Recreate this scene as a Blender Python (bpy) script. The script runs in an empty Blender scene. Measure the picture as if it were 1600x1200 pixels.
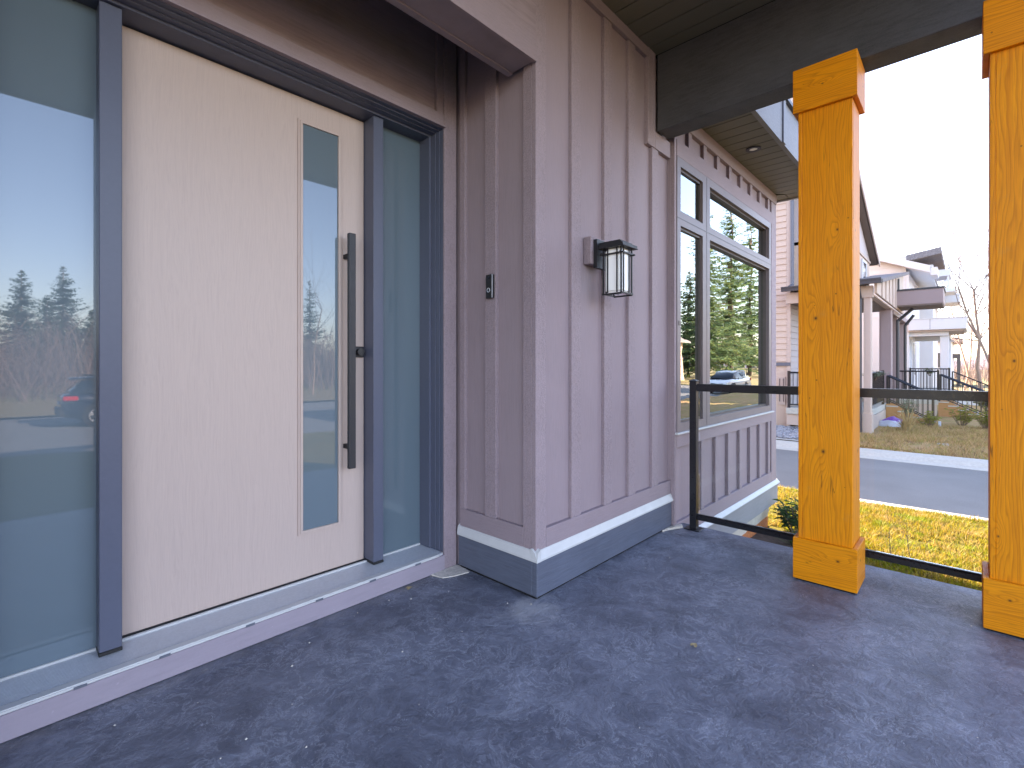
import bpy, bmesh, math, random
from mathutils import Vector, Matrix
random.seed(7)
R = math.radians
SC = bpy.context.scene
COL = SC.collection

# ------------------------------------------------------------------ camera, sky, sun, exposure
cam_d = bpy.data.cameras.new('camera')
cam = bpy.data.objects.new('camera', cam_d); COL.objects.link(cam)
cam.location = (0, 0, 1.2)
cam.rotation_euler = (R(90), 0, -math.atan2(757, 711))
cam_d.sensor_width = 36; cam_d.lens = 757 / 1600 * 36
cam_d.shift_y = -29 / 1600
cam_d.clip_start = 0.02; cam_d.clip_end = 2000
SC.camera = cam

SUN_AZ, SUN_EL = 69.0, 28.0            # azimuth from +X towards +Y, elevation
w = bpy.data.worlds.new('World'); SC.world = w; w.use_nodes = True
wn = w.node_tree; bg = wn.nodes['Background']
sky = wn.nodes.new('ShaderNodeTexSky'); sky.sky_type = 'NISHITA'
sky.sun_disc = False; sky.sun_elevation = R(SUN_EL); sky.sun_rotation = R(90 - SUN_AZ)
sky.air_density = 1.0; sky.dust_density = 1.0; sky.ozone_density = 1.0
wn.links.new(sky.outputs[0], bg.inputs[0]); bg.inputs[1].default_value = 0.15

sun_d = bpy.data.lights.new('sun', 'SUN'); sun = bpy.data.objects.new('sun', sun_d); COL.objects.link(sun)
sun_d.energy = 5.0; sun_d.angle = R(0.5); sun_d.color = (1.0, 0.90, 0.74)
sdir = Vector((math.cos(R(SUN_EL)) * math.cos(R(SUN_AZ)), math.cos(R(SUN_EL)) * math.sin(R(SUN_AZ)), math.sin(R(SUN_EL))))
sun.rotation_euler = sdir.to_track_quat('Z', 'Y').to_euler(); sun.location = (10, 10, 30)

vs = SC.view_settings
vs.view_transform = 'Standard'; vs.look = 'None'; vs.gamma = 1.0; vs.use_curve_mapping = False
vs.exposure = 2.90
vs.use_white_balance = True; vs.white_balance_temperature = 7250; vs.white_balance_tint = 24.0
SC.render.engine = 'CYCLES'
cy = SC.cycles
cy.use_denoising = True
cy.max_bounces = 9; cy.diffuse_bounces = 5; cy.glossy_bounces = 5; cy.transparent_max_bounces = 12; cy.transmission_bounces = 5
cy.sample_clamp_indirect = 8.0; cy.caustics_reflective = False; cy.caustics_refractive = False

# ------------------------------------------------------------------ node helpers
def newmat(name, base=(0.5, 0.5, 0.5), rough=0.6, metal=0.0, spec=0.5):
    m = bpy.data.materials.new(name); m.use_nodes = True
    nt = m.node_tree; b = nt.nodes['Principled BSDF']
    b.inputs['Base Color'].default_value = (*base, 1); b.inputs['Roughness'].default_value = rough
    b.inputs['Metallic'].default_value = metal; b.inputs['Specular IOR Level'].default_value = spec
    return m, nt, b

def nd(nt, t, props=None, **ins):
    n = nt.nodes.new('ShaderNode' + t)
    for k, v in (props or {}).items(): setattr(n, k, v)
    for k, v in ins.items():
        key = int(k[1:]) if k[0] == '_' and k[1:].isdigit() else k.replace('_', ' ')
        s = n.inputs[key]
        if isinstance(v, bpy.types.NodeSocket): nt.links.new(v, s)
        elif isinstance(v, tuple) and len(v) == 3 and s.type == 'RGBA': s.default_value = (*v, 1)
        else: s.default_value = v
    return n

def pos(nt): return nd(nt, 'NewGeometry').outputs['Position']
def vmul(nt, v, s): return nd(nt, 'VectorMath', {'operation': 'MULTIPLY'}, _0=v, _1=s).outputs[0]
def vadd(nt, v, s): return nd(nt, 'VectorMath', {'operation': 'ADD'}, _0=v, _1=s).outputs[0]
def mth(nt, op, a, b=0.0, c=None, clamp=False):
    n = nd(nt, 'Math', {'operation': op, 'use_clamp': clamp}, _0=a, _1=b)
    if c is not None:
        if isinstance(c, bpy.types.NodeSocket): nt.links.new(c, n.inputs[2])
        else: n.inputs[2].default_value = c
    return n.outputs[0]
def noise(nt, v, scale=1.0, detail=4.0, rough=0.55, dist=0.0):
    return nd(nt, 'TexNoise', None, Vector=v, Scale=scale, Detail=detail, Roughness=rough, Distortion=dist)
def ramp(nt, f, stops, interp='LINEAR'):
    n = nd(nt, 'ValToRGB', None, Fac=f); cr = n.color_ramp; cr.interpolation = interp
    while len(cr.elements) < len(stops): cr.elements.new(0.5)
    for e, (p, c) in zip(cr.elements, stops):
        e.position = p; e.color = (*c, 1) if len(c) == 3 else c
    return n.outputs[0]
def mixc(nt, f, a, b, mode='MIX'):
    n = nd(nt, 'Mix', {'data_type': 'RGBA', 'blend_type': mode})
    for key, v in ((0, f), (6, a), (7, b)):
        s = n.inputs[key]
        if isinstance(v, bpy.types.NodeSocket): nt.links.new(v, s)
        elif isinstance(v, tuple): s.default_value = (*v, 1)
        else: s.default_value = v
    return n.outputs[2]
def bump(nt, b, h, strength=0.3, dist=0.002):
    n = nd(nt, 'Bump', None, Strength=strength, Distance=dist, Height=h)
    nt.links.new(n.outputs[0], b.inputs['Normal'])
def g(v): return (v, v, v)
def dim(c, k): return tuple(min(1, x * k) for x in c)

MAT = {}
# painted embossed siding; grain = stretch of the wood-grain relief
def siding(name, c, grain=(150, 150, 7), rough=0.62, stipple=0.0, bs=0.35, var=0.10):
    m, nt, b = newmat(name, c, rough, spec=0.35)
    P = pos(nt)
    n1 = noise(nt, vmul(nt, P, grain), 1.0, 5, 0.6, 0.4).outputs[0]
    n2 = noise(nt, P, 2.2, 4, 0.6).outputs[0]
    n3 = noise(nt, P, 110, 4, 0.75).outputs[0]
    h = mth(nt, 'MULTIPLY_ADD', n3, stipple, n1)
    f = mth(nt, 'ADD', mth(nt, 'MULTIPLY', n1, 0.6), mth(nt, 'MULTIPLY', n2, 0.5))
    f = mth(nt, 'MULTIPLY_ADD', mth(nt, 'SUBTRACT', n3, 0.5), stipple * 0.9, f)
    col = ramp(nt, f, [(0.25, dim(c, 1 - var * 1.5)), (0.55, c), (0.85, dim(c, 1 + var))])
    # dust specks
    sp = ramp(nt, noise(nt, P, 55, 2, 0.5).outputs[0], [(0.73, g(0)), (0.78, g(1))])
    col = mixc(nt, mth(nt, 'MULTIPLY', sp, 0.35), col, dim(c, 1.5))
    nt.links.new(col, b.inputs['Base Color'])
    bump(nt, b, h, bs, 0.003)
    MAT[name] = m; return m
MAUVE = (0.278, 0.216, 0.236)
siding('siding_panel', MAUVE, (170, 170, 9), bs=0.25)
siding('siding_trim', MAUVE, (90, 90, 30), stipple=1.2, bs=0.7, var=0.14)
siding('siding_trim_h', dim(MAUVE, 0.97), (12, 12, 160), stipple=0.5, bs=0.45)
siding('siding_panel_h', MAUVE, (6, 6, 80), bs=0.7, var=0.22)
siding('kick_paint', (0.29, 0.245, 0.285), (8, 60, 60), stipple=0.3, bs=0.2)
siding('skirt_paint', (0.096, 0.110, 0.150), (7, 7, 90), rough=0.5, bs=0.7, var=0.22)
siding('skirt_grey', (0.24, 0.24, 0.25), (6, 6, 60), rough=0.6, bs=0.2, var=0.12)
siding('beam_paint', (0.060, 0.060, 0.068), (9, 9, 60), rough=0.55, stipple=0.5, bs=1.0, var=0.38)
siding('fascia_paint', (0.20, 0.205, 0.225), (14, 14, 60), rough=0.55, stipple=0.7, bs=0.5, var=0.15)
siding('soffit_paint', (0.150, 0.140, 0.108), (120, 6, 120), rough=0.5, bs=0.1, var=0.06)
siding('frame_paint', (0.090, 0.100, 0.142), (60, 60, 60), rough=0.38, bs=0.03, var=0.06)
siding('cream_siding', (0.50, 0.385, 0.315), (5, 5, 60), bs=0.1, var=0.05)
siding('cream_trim', (0.46, 0.36, 0.31), (30, 30, 30), bs=0.1, var=0.05)
siding('pale_siding', (0.45, 0.40, 0.40), (5, 5, 60), bs=0.1, var=0.05)
siding('lilac_panel', (0.31, 0.235, 0.235), (60, 60, 60), bs=0.1, var=0.05)
siding('brown_soffit', (0.17, 0.13, 0.11), (60, 60, 60), bs=0.1, var=0.08)
siding('white_siding', (0.62, 0.62, 0.64), (5, 5, 60), bs=0.1, var=0.04)
siding('white_trim', (0.64, 0.65, 0.68), (40, 40, 40), bs=0.1, var=0.03)
siding('tan_siding', (0.42, 0.31, 0.22), (5, 5, 60), bs=0.1, var=0.08)
siding('stair_wood', (0.40, 0.185, 0.07), (9, 9, 90), bs=0.3, var=0.2)
siding('room_wall', (0.32, 0.36, 0.35), (5, 5, 5), bs=0.0, var=0.03)

def door_mat():
    c = (0.485, 0.378, 0.335)
    m, nt, b = newmat('door_skin', c, 0.42, spec=0.4); P = pos(nt)
    wv = nd(nt, 'TexNoise', None, Vector=vmul(nt, P, (9, 9, 1.2)), Scale=1.0, Detail=3.0)
    warp = vadd(nt, vmul(nt, P, (190, 190, 5)), vmul(nt, wv.outputs['Color'], (16, 16, 2)))
    n1 = noise(nt, warp, 1.0, 5, 0.65, 0.5).outputs[0]
    col = ramp(nt, n1, [(0.3, dim(c, 0.93)), (0.52, c), (0.72, dim(c, 1.04))])
    nt.links.new(col, b.inputs['Base Color']); bump(nt, b, n1, 0.35, 0.002)
    MAT['door_skin'] = m
door_mat()

def metal_black(name, c=(0.012, 0.012, 0.014), rough=0.42):
    m, nt, b = newmat(name, c, rough, spec=0.5); P = pos(nt)
    n = noise(nt, P, 90, 3, 0.6).outputs[0]
    nt.links.new(ramp(nt, n, [(0.3, g(rough - 0.08)), (0.7, g(rough + 0.1))]), b.inputs['Roughness'])
    bump(nt, b, n, 0.05, 0.001); MAT[name] = m
metal_black('black_metal'); metal_black('black_rail', (0.010, 0.010, 0.013), 0.33)
metal_black('handle_metal', (0.022, 0.022, 0.027), 0.45); metal_black('rubber_black', (0.012, 0.012, 0.013), 0.6)
metal_black('gutter_metal', (0.035, 0.035, 0.042), 0.4); metal_black('pipe_metal', (0.10, 0.11, 0.14), 0.45)

def simple(name, c, rough=0.6, var=0.08, sc=30.0, bs=0.05, spec=0.4, metal=0.0):
    m, nt, b = newmat(name, c, rough, metal, spec); P = pos(nt)
    n = noise(nt, P, sc, 4, 0.6).outputs[0]
    nt.links.new(ramp(nt, n, [(0.3, dim(c, 1 - var)), (0.7, dim(c, 1 + var))]), b.inputs['Base Color'])
    bump(nt, b, n, bs, 0.003); MAT[name] = m; return m
simple('flashing_white', (0.52, 0.52, 0.52), 0.4, 0.05, 12)
simple('aluminium', (0.58, 0.59, 0.62), 0.38, 0.06, 80, metal=0.35)
simple('caulk', (0.55, 0.50, 0.44), 0.8, 0.25, 60, 0.5)
simple('opal_glass', (0.93, 0.93, 0.92), 0.25, 0.02, 8, 0)
simple('dark_gap', (0.01, 0.01, 0.012), 0.8)
simple('shingle', (0.20, 0.18, 0.18), 0.9, 0.3, 14, 0.5)
simple('window_frame', (0.190, 0.155, 0.162), 0.42, 0.04, 20, 0.02)
simple('window_dark', (0.085, 0.068, 0.066), 0.4, 0.1, 20, 0.02)
simple('blind', (0.42, 0.46, 0.44), 0.8, 0.03)
simple('kerb_concrete', (0.42, 0.40, 0.36), 0.85, 0.10, 18, 0.3)
simple('soil', (0.075, 0.050, 0.035), 0.95, 0.4, 25, 0.9)
simple('tyre', (0.016, 0.016, 0.018), 0.8)
simple('alloy', (0.62, 0.62, 0.62), 0.3, 0.02, metal=0.5)
simple('tail_red', (0.45, 0.012, 0.02), 0.2, 0.1)
simple('bark', (0.13, 0.095, 0.075), 0.9, 0.3, 20, 0.7)
simple('bark_pale', (0.30, 0.215, 0.165), 0.9, 0.25, 20, 0.7)
simple('twig', (0.20, 0.14, 0.125), 0.9, 0.3, 5, 0)
simple('hill_mat', (0.16, 0.15, 0.18), 0.95, 0.2, 0.05, 0)
simple('purple_plastic', (0.16, 0.03, 0.42), 0.35)
simple('white_plastic', (0.50, 0.55, 0.66), 0.35, 0.12, 9)
simple('orange_pipe', (0.55, 0.17, 0.05), 0.5)
simple('stone_mat', (0.36, 0.34, 0.32), 0.9, 0.2, 20, 0.4)

def ring_mat():
    m, nt, b = newmat('bell_ring', (0.6, 0.62, 0.66), 0.3); MAT['bell_ring'] = m
ring_mat()

def concrete_footing():
    m, nt, b = newmat('footing', (0.4, 0.37, 0.32), 0.9); P = pos(nt)
    n = noise(nt, P, 7, 5, 0.6).outputs[0]
    z = nd(nt, 'SeparateXYZ', None, Vector=P).outputs[2]
    base = ramp(nt, n, [(0.3, (0.40, 0.35, 0.28)), (0.6, (0.50, 0.45, 0.37)), (0.8, (0.33, 0.31, 0.29))])
    clay = ramp(nt, noise(nt, P, 60, 3, 0.6).outputs[0], [(0.35, (0.26, 0.085, 0.03)), (0.6, (0.50, 0.16, 0.045))])
    f = ramp(nt, mth(nt, 'ADD', z, mth(nt, 'MULTIPLY', n, 0.06)), [(0.0, g(0)), (1.0, g(1))])
    zz = mth(nt, 'MULTIPLY_ADD', n, 0.05, z)
    f = mth(nt, 'LESS_THAN', zz, -0.462)      # clay stain splashed up from the soil
    nt.links.new(mixc(nt, f, base, clay), b.inputs['Base Color']); bump(nt, b, n, 0.4, 0.01)
    MAT['footing'] = m
concrete_footing()

# stained fir: rings bend round the knots (u across the grain, v along it)
def wood(name, along, knots, seed=0.0, c0=(0.40, 0.105, 0.002), c1=(0.84, 0.300, 0.004), c2=(0.74, 0.235, 0.002)):
    m, nt, b = newmat(name, c1, 0.50, spec=0.22); P = pos(nt)
    s = nd(nt, 'SeparateXYZ', None, Vector=P)
    xy = mth(nt, 'ADD', mth(nt, 'MULTIPLY', s.outputs[0], 0.83), s.outputs[1])
    u, v = (xy, s.outputs[2]) if along == 'z' else (s.outputs[2], xy)
    uv = nd(nt, 'CombineXYZ', None, X=u, Y=v, Z=seed).outputs[0]
    low = noise(nt, vmul(nt, uv, (9, 1.1, 1)), 1.0, 3, 0.5).outputs[0]
    phi = mth(nt, 'MULTIPLY_ADD', low, 0.16, u)
    dark = None
    for (ku, kv, size) in knots:
        du = mth(nt, 'MULTIPLY', mth(nt, 'SUBTRACT', u, ku), 1.0 / size)
        dv = mth(nt, 'MULTIPLY', mth(nt, 'SUBTRACT', v, kv), 0.33 / size)
        d2 = mth(nt, 'ADD', mth(nt, 'MULTIPLY', du, du), mth(nt, 'MULTIPLY', dv, dv))
        e = mth(nt, 'POWER', 2.718, mth(nt, 'MULTIPLY', d2, -0.5))
        phi = mth(nt, 'MULTIPLY_ADD', e, 0.055, phi)
        dk = mth(nt, 'MULTIPLY', mth(nt, 'SUBTRACT', v, kv), 0.75 / size)
        dd = mth(nt, 'ADD', mth(nt, 'MULTIPLY', du, du), mth(nt, 'MULTIPLY', dk, dk))
        k = mth(nt, 'POWER', 2.718, mth(nt, 'MULTIPLY', dd, -14.0))
        dark = k if dark is None else mth(nt, 'MAXIMUM', dark, k)
    ring = mth(nt, 'FRACT', mth(nt, 'MULTIPLY', phi, 62.0))
    fine = noise(nt, vmul(nt, uv, (420, 9, 1)), 1.0, 4, 0.6).outputs[0]
    big = noise(nt, vmul(nt, uv, (4, 1.6, 1)), 1.0, 3, 0.5).outputs[0]
    rc = ramp(nt, ring, [(0.0, c1), (0.55, c2), (0.86, c0), (0.97, c2), (1.0, c1)])
    base = ramp(nt, big, [(0.3, c2), (0.65, c1)])
    col = mixc(nt, 0.50, base, rc)
    col = mixc(nt, mth(nt, 'MULTIPLY', ramp(nt, fine, [(0.42, g(1)), (0.60, g(0))]), 0.30), col, c0)
    streak = noise(nt, vmul(nt, uv, (34, 0.9, 1)), 1.0, 5, 0.65, 0.3).outputs[0]
    col = mixc(nt, mth(nt, 'MULTIPLY', ramp(nt, streak, [(0.52, g(0)), (0.70, g(1))]), 0.45), col, dim(c0, 1.25))
    check = ramp(nt, mth(nt, 'ABSOLUTE', mth(nt, 'SUBTRACT', noise(nt, vmul(nt, uv, (26, 1.3, 1)), 1.0, 3, 0.5).outputs[0], 0.5)), [(0.0, g(1)), (0.006, g(0))])
    cmask = ramp(nt, noise(nt, vmul(nt, uv, (7, 4.5, 3)), 1.0, 2, 0.5).outputs[0], [(0.58, g(0)), (0.63, g(1))])
    col = mixc(nt, mth(nt, 'MULTIPLY', mth(nt, 'MULTIPLY', check, cmask), 0.8), col, (0.07, 0.022, 0.004))
    scuff = ramp(nt, noise(nt, vmul(nt, uv, (3, 3, 1)), 3.0, 6, 0.7).outputs[0], [(0.60, g(0)), (0.74, g(1))])
    col = mixc(nt, mth(nt, 'MULTIPLY', scuff, 0.30), col, (0.50, 0.24, 0.06))
    # nail holes / pin marks and grey scuffs
    pin = ramp(nt, nd(nt, 'TexVoronoi', None, Vector=uv, Scale=9.0).outputs['Distance'], [(0.025, g(1)), (0.045, g(0))])
    col = mixc(nt, mth(nt, 'MULTIPLY', pin, 0.7), col, (0.05, 0.02, 0.006))
    if dark is not None: col = mixc(nt, dark, col, (0.045, 0.016, 0.006))
    nt.links.new(col, b.inputs['Base Color'])
    bump(nt, b, mth(nt, 'ADD', mth(nt, 'MULTIPLY', ring, 0.35), fine), 0.22, 0.0015)
    MAT[name] = m
wood('fir_upright', 'z', [(3.1 * .83 + .565, 0.73, 0.030), (3.1 * .83 + .60, 1.46, 0.026), (3.1 * .83 + .50, 1.93, 0.018), (3.1 * .83 - .15, 0.55, 0.02)], 0.3)
wood('fir_upright_b', 'z', [(3.1 * .83 - .11, 0.43, 0.014), (3.1 * .83 - .16, 1.22, 0.018), (3.1 * .83 - .22, 2.1, 0.02)], 4.1)
wood('fir_level', 'xy', [(0.155, 3.07 * .83 + .50, 0.022), (2.73, 3.07 * .83 + .57, 0.014), (0.16, 3.07 * .83 - .14, 0.018)], 7.7)

def slate_floor():
    m, nt, b = newmat('stamped_concrete', (0.06, 0.065, 0.085), 0.5, spec=0.5); P = pos(nt)
    n0 = noise(nt, P, 3.2, 5, 0.6)
    warp = vadd(nt, P, vmul(nt, nd(nt, 'VectorMath', {'operation': 'SUBTRACT'}, _0=n0.outputs['Color'], _1=(0.5, 0.5, 0.5)).outputs[0], (0.22, 0.22, 0)))
    rot = nd(nt, 'VectorRotate', {'rotation_type': 'Z_AXIS'}, Vector=warp, Angle=0.5).outputs[0]
    st = vmul(nt, rot, (5.5, 10.0, 1.0))
    chips = nd(nt, 'TexVoronoi', {'feature': 'F1'}, Vector=vadd(nt, st, vmul(nt, noise(nt, P, 20, 4, 0.7).outputs['Color'], (0.9, 0.9, 0))), Scale=1.0)
    chh = nd(nt, 'SeparateColor', None, Color=chips.outputs['Color']).outputs[0]
    edge = nd(nt, 'TexVoronoi', {'feature': 'DISTANCE_TO_EDGE'}, Vector=vadd(nt, st, vmul(nt, noise(nt, P, 20, 4, 0.7).outputs['Color'], (0.9, 0.9, 0))), Scale=1.0).outputs[0]
    r1 = noise(nt, warp, 11, 10, 0.72, 0.5).outputs[0]
    ridge = mth(nt, 'ABSOLUTE', mth(nt, 'SUBTRACT', r1, 0.5))
    vein = ramp(nt, ridge, [(0.0, g(1)), (0.022, g(0.0))])
    r2 = noise(nt, warp, 42, 9, 0.75, 0.3).outputs[0]
    r3 = noise(nt, vadd(nt, warp, (7.3, 2.1, 0)), 24, 10, 0.75, 0.8).outputs[0]
    vein2 = ramp(nt, mth(nt, 'ABSOLUTE', mth(nt, 'SUBTRACT', r3, 0.5)), [(0.0, g(1)), (0.03, g(0.0))])
    big = noise(nt, P, 1.3, 6, 0.65).outputs[0]
    veinmask = ramp(nt, noise(nt, P, 2.6, 4, 0.6).outputs[0], [(0.40, g(0.15)), (0.62, g(1))])
    lay = noise(nt, vadd(nt, warp, vmul(nt, noise(nt, P, 16, 5, 0.7).outputs['Color'], (0.05, 0.05, 0))), 5.5, 6, 0.62, 0.9).outputs[0]
    lay9 = mth(nt, 'MULTIPLY', lay, 13.0)
    terr = mth(nt, 'FLOOR', lay9); rim = mth(nt, 'FRACT', lay9)
    rimline = ramp(nt, rim, [(0.0, g(1)), (0.14, g(0))])
    rimmask = ramp(nt, noise(nt, P, 7.0, 5, 0.7).outputs[0], [(0.50, g(0)), (0.62, g(1))])
    tone = mth(nt, 'ADD', mth(nt, 'MULTIPLY', big, 0.34), mth(nt, 'ADD', mth(nt, 'MULTIPLY', r2, 0.30), mth(nt, 'MULTIPLY', lay, 0.42)))
    col = ramp(nt, tone, [(0.38, (0.056, 0.061, 0.084)), (0.50, (0.108, 0.117, 0.154)), (0.60, (0.176, 0.189, 0.238)), (0.74, (0.30, 0.318, 0.385))])
    col = mixc(nt, mth(nt, 'MULTIPLY', mth(nt, 'MULTIPLY', rimline, rimmask), 0.75), col, (0.40, 0.42, 0.48))
    col = mixc(nt, mth(nt, 'MULTIPLY', mth(nt, 'MULTIPLY', vein, veinmask), 0.60), col, (0.40, 0.42, 0.48))
    crack = ramp(nt, edge, [(0.0, g(1)), (0.03, g(0))])
    col = mixc(nt, mth(nt, 'MULTIPLY', mth(nt, 'MULTIPLY', crack, veinmask), 0.12), col, (0.028, 0.03, 0.038))
    # cement dust spilled round the pier corner
    dv = nd(nt, 'VectorMath', {'operation': 'DISTANCE'}, _0=vmul(nt, P, (1, 1.0, 0)), _1=(1.80, 1.56, 0)).outputs['Value']
    dn = mth(nt, 'MULTIPLY_ADD', mth(nt, 'SUBTRACT', noise(nt, P, 9, 6, 0.7).outputs[0], 0.5), 0.55, dv)
    dust = ramp(nt, dn, [(0.02, g(1)), (0.17, g(0))])
    col = mixc(nt, mth(nt, 'MULTIPLY', dust, 0.75), col, (0.34, 0.34, 0.36))
    # grit blown up against the sill
    yy_ = nd(nt, 'SeparateXYZ', None, Vector=P).outputs[1]
    dl_ = mth(nt, 'MULTIPLY_ADD', mth(nt, 'SUBTRACT', noise(nt, P, 14, 6, 0.7).outputs[0], 0.5), 0.30, mth(nt, 'SUBTRACT', 2.23, yy_))
    col = mixc(nt, mth(nt, 'MULTIPLY', ramp(nt, dl_, [(0.0, g(1)), (0.07, g(0))]), 0.35), col, (0.26, 0.24, 0.22))
    fleck = ramp(nt, nd(nt, 'TexVoronoi', None, Vector=P, Scale=4.0).outputs['Distance'], [(0.010, g(1)), (0.017, g(0))])
    col = mixc(nt, mth(nt, 'MULTIPLY', fleck, 0.7), col, (0.5, 0.49, 0.47))
    nt.links.new(col, b.inputs['Base Color'])
    nt.links.new(ramp(nt, r2, [(0.3, g(0.38)), (0.7, g(0.62))]), b.inputs['Roughness'])
    h = mth(nt, 'ADD', mth(nt, 'MULTIPLY', terr, 0.16), mth(nt, 'ADD', mth(nt, 'MULTIPLY', r1, 1.0), mth(nt, 'MULTIPLY', r2, 0.40)))
    h = mth(nt, 'SUBTRACT', h, mth(nt, 'MULTIPLY', crack, 0.12))
    bump(nt, b, h, 0.85, 0.010)
    MAT['stamped_concrete'] = m
slate_floor()

def asphalt():
    m, nt, b = newmat('asphalt', (0.075, 0.075, 0.08), 0.85, spec=0.3); P = pos(nt)
    n = noise(nt, P, 60, 4, 0.7).outputs[0]; n2 = noise(nt, P, 0.7, 4, 0.6).outputs[0]
    f = mth(nt, 'ADD', mth(nt, 'MULTIPLY', n, 0.6), mth(nt, 'MULTIPLY', n2, 0.5))
    nt.links.new(ramp(nt, f, [(0.3, g(0.115)), (0.55, g(0.165)), (0.8, g(0.22))]), b.inputs['Base Color'])
    bump(nt, b, n, 0.5, 0.004); MAT['asphalt'] = m
asphalt()

def lawn(name, stops, sc=2.5):
    m, nt, b = newmat(name, (0.2, 0.2, 0.05), 0.95, spec=0.1); P = pos(nt)
    f = mth(nt, 'ADD', mth(nt, 'MULTIPLY', noise(nt, P, sc, 5, 0.65).outputs[0], 0.6), mth(nt, 'MULTIPLY', noise(nt, P, 30, 4, 0.7).outputs[0], 0.45))
    nt.links.new(ramp(nt, f, stops), b.inputs['Base Color']); bump(nt, b, noise(nt, P, 45, 4, 0.7).outputs[0], 0.8, 0.02)
    MAT[name] = m
lawn('lawn_earth', [(0.3, (0.06, 0.050, 0.015)), (0.5, (0.13, 0.110, 0.015)), (0.7, (0.18, 0.130, 0.030))])
lawn('dry_earth', [(0.3, (0.16, 0.095, 0.055)), (0.46, (0.42, 0.25, 0.135)), (0.60, (0.26, 0.21, 0.07)), (0.75, (0.50, 0.32, 0.19))])
lawn('field_earth', [(0.3, (0.16, 0.13, 0.08)), (0.5, (0.24, 0.19, 0.11)), (0.7, (0.17, 0.18, 0.07))], 0.2)

def leafy(name, cols, trans=0.4, rough=0.6, patch=None):
    m, nt, b = newmat(name, cols[0], rough, spec=0.25)
    rnd = nd(nt, 'NewGeometry').outputs['Random Per Island']
    col = ramp(nt, rnd, [(i / max(1, len(cols) - 1), c) for i, c in enumerate(cols)])
    if patch:                                   # patches where the sward is greener or dead
        n = noise(nt, pos(nt), 3.4, 4, 0.65).outputs[0]
        col = mixc(nt, ramp(nt, n, [(0.36, g(0.75)), (0.47, g(0))]), col, patch[0])
        col = mixc(nt, ramp(nt, n, [(0.55, g(0)), (0.64, g(0.8))]), col, patch[1])
    nt.links.new(col, b.inputs['Base Color'])
    t = nd(nt, 'BsdfTranslucent', None, Color=col); mx = nd(nt, 'MixShader', None, Fac=trans)
    nt.links.new(b.outputs[0], mx.inputs[1]); nt.links.new(t.outputs[0], mx.inputs[2])
    nt.links.new(mx.outputs[0], nt.nodes['Material Output'].inputs[0]); MAT[name] = m
leafy('grass_blade', [(0.27, 0.20, 0.006), (0.35, 0.26, 0.008), (0.16, 0.19, 0.006), (0.36, 0.22, 0.03), (0.12, 0.10, 0.01), (0.44, 0.30, 0.10)], 0.40, 0.6, ((0.16, 0.24, 0.008), (0.40, 0.26, 0.09)))
leafy('dry_blade', [(0.50, 0.30, 0.13), (0.60, 0.39, 0.20), (0.30, 0.25, 0.07), (0.36, 0.21, 0.10)], 0.3, 0.6, ((0.20, 0.12, 0.07), (0.34, 0.30, 0.08)))
leafy('shrub_leaf', [(0.035, 0.075, 0.022), (0.06, 0.12, 0.03), (0.10, 0.15, 0.04)], 0.25)
leafy('lime_leaf', [(0.14, 0.19, 0.02), (0.24, 0.26, 0.03), (0.10, 0.15, 0.02)], 0.35)
leafy('sage_leaf', [(0.16, 0.21, 0.15), (0.22, 0.27, 0.20), (0.10, 0.15, 0.10)], 0.2)
leafy('needle', [(0.025, 0.055, 0.025), (0.04, 0.085, 0.035), (0.065, 0.115, 0.045)], 0.2)
leafy('needle_light', [(0.09, 0.16, 0.09), (0.13, 0.21, 0.11), (0.22, 0.26, 0.08)], 0.45)
leafy('thicket_twig', [(0.15, 0.105, 0.095), (0.20, 0.14, 0.125), (0.12, 0.09, 0.08), (0.24, 0.17, 0.13)], 0.1)
leafy('straw', [(0.42, 0.30, 0.14), (0.50, 0.38, 0.20), (0.34, 0.23, 0.10)], 0.2)
leafy('gravel_stone', [(0.22, 0.22, 0.24), (0.34, 0.34, 0.36), (0.14, 0.14, 0.16)], 0.0, 0.9)

def glass_frost():
    m, nt, b = newmat('frosted_glass', (0.100, 0.142, 0.170), 0.55, spec=0.3)
    gl = nd(nt, 'BsdfGlossy', None, Color=(0.86, 0.92, 1.0), Roughness=0.015)
    fr = nd(nt, 'Fresnel', None, IOR=1.5).outputs[0]
    f = mth(nt, 'MULTIPLY_ADD', fr, 1.0, 0.035, True)
    mx = nd(nt, 'MixShader', None, Fac=f)
    nt.links.new(b.outputs[0], mx.inputs[1]); nt.links.new(gl.outputs[0], mx.inputs[2])
    nt.links.new(mx.outputs[0], nt.nodes['Material Output'].inputs[0]); MAT['frosted_glass'] = m
glass_frost()
def glass_clear(name, tint, base, refl_k, wave=0.0):
    m, nt, b = newmat(name); nt.nodes.remove(b)
    tr = nd(nt, 'BsdfTransparent', None, Color=tint); gl = nd(nt, 'BsdfGlossy', None, Color=(0.93, 1.0, 0.98), Roughness=0.0)
    fr = nd(nt, 'Fresnel', None, IOR=1.52).outputs[0]
    f = mth(nt, 'MULTIPLY_ADD', fr, refl_k, base, True)
    mx = nd(nt, 'MixShader', None, Fac=f)
    if wave:
        n = noise(nt, pos(nt), 2.6, 2, 0.5).outputs[0]
        bp = nd(nt, 'Bump', None, Strength=wave, Distance=0.01, Height=n); nt.links.new(bp.outputs[0], gl.inputs['Normal'])
    nt.links.new(tr.outputs[0], mx.inputs[1]); nt.links.new(gl.outputs[0], mx.inputs[2])
    nt.links.new(mx.outputs[0], nt.nodes['Material Output'].inputs[0]); MAT[name] = m
glass_clear('window_glass', (0.55, 0.68, 0.64), 0.22, 1.6, 0.10)
glass_clear('rail_glass', (0.96, 0.985, 0.98), 0.0, 0.35)
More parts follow.
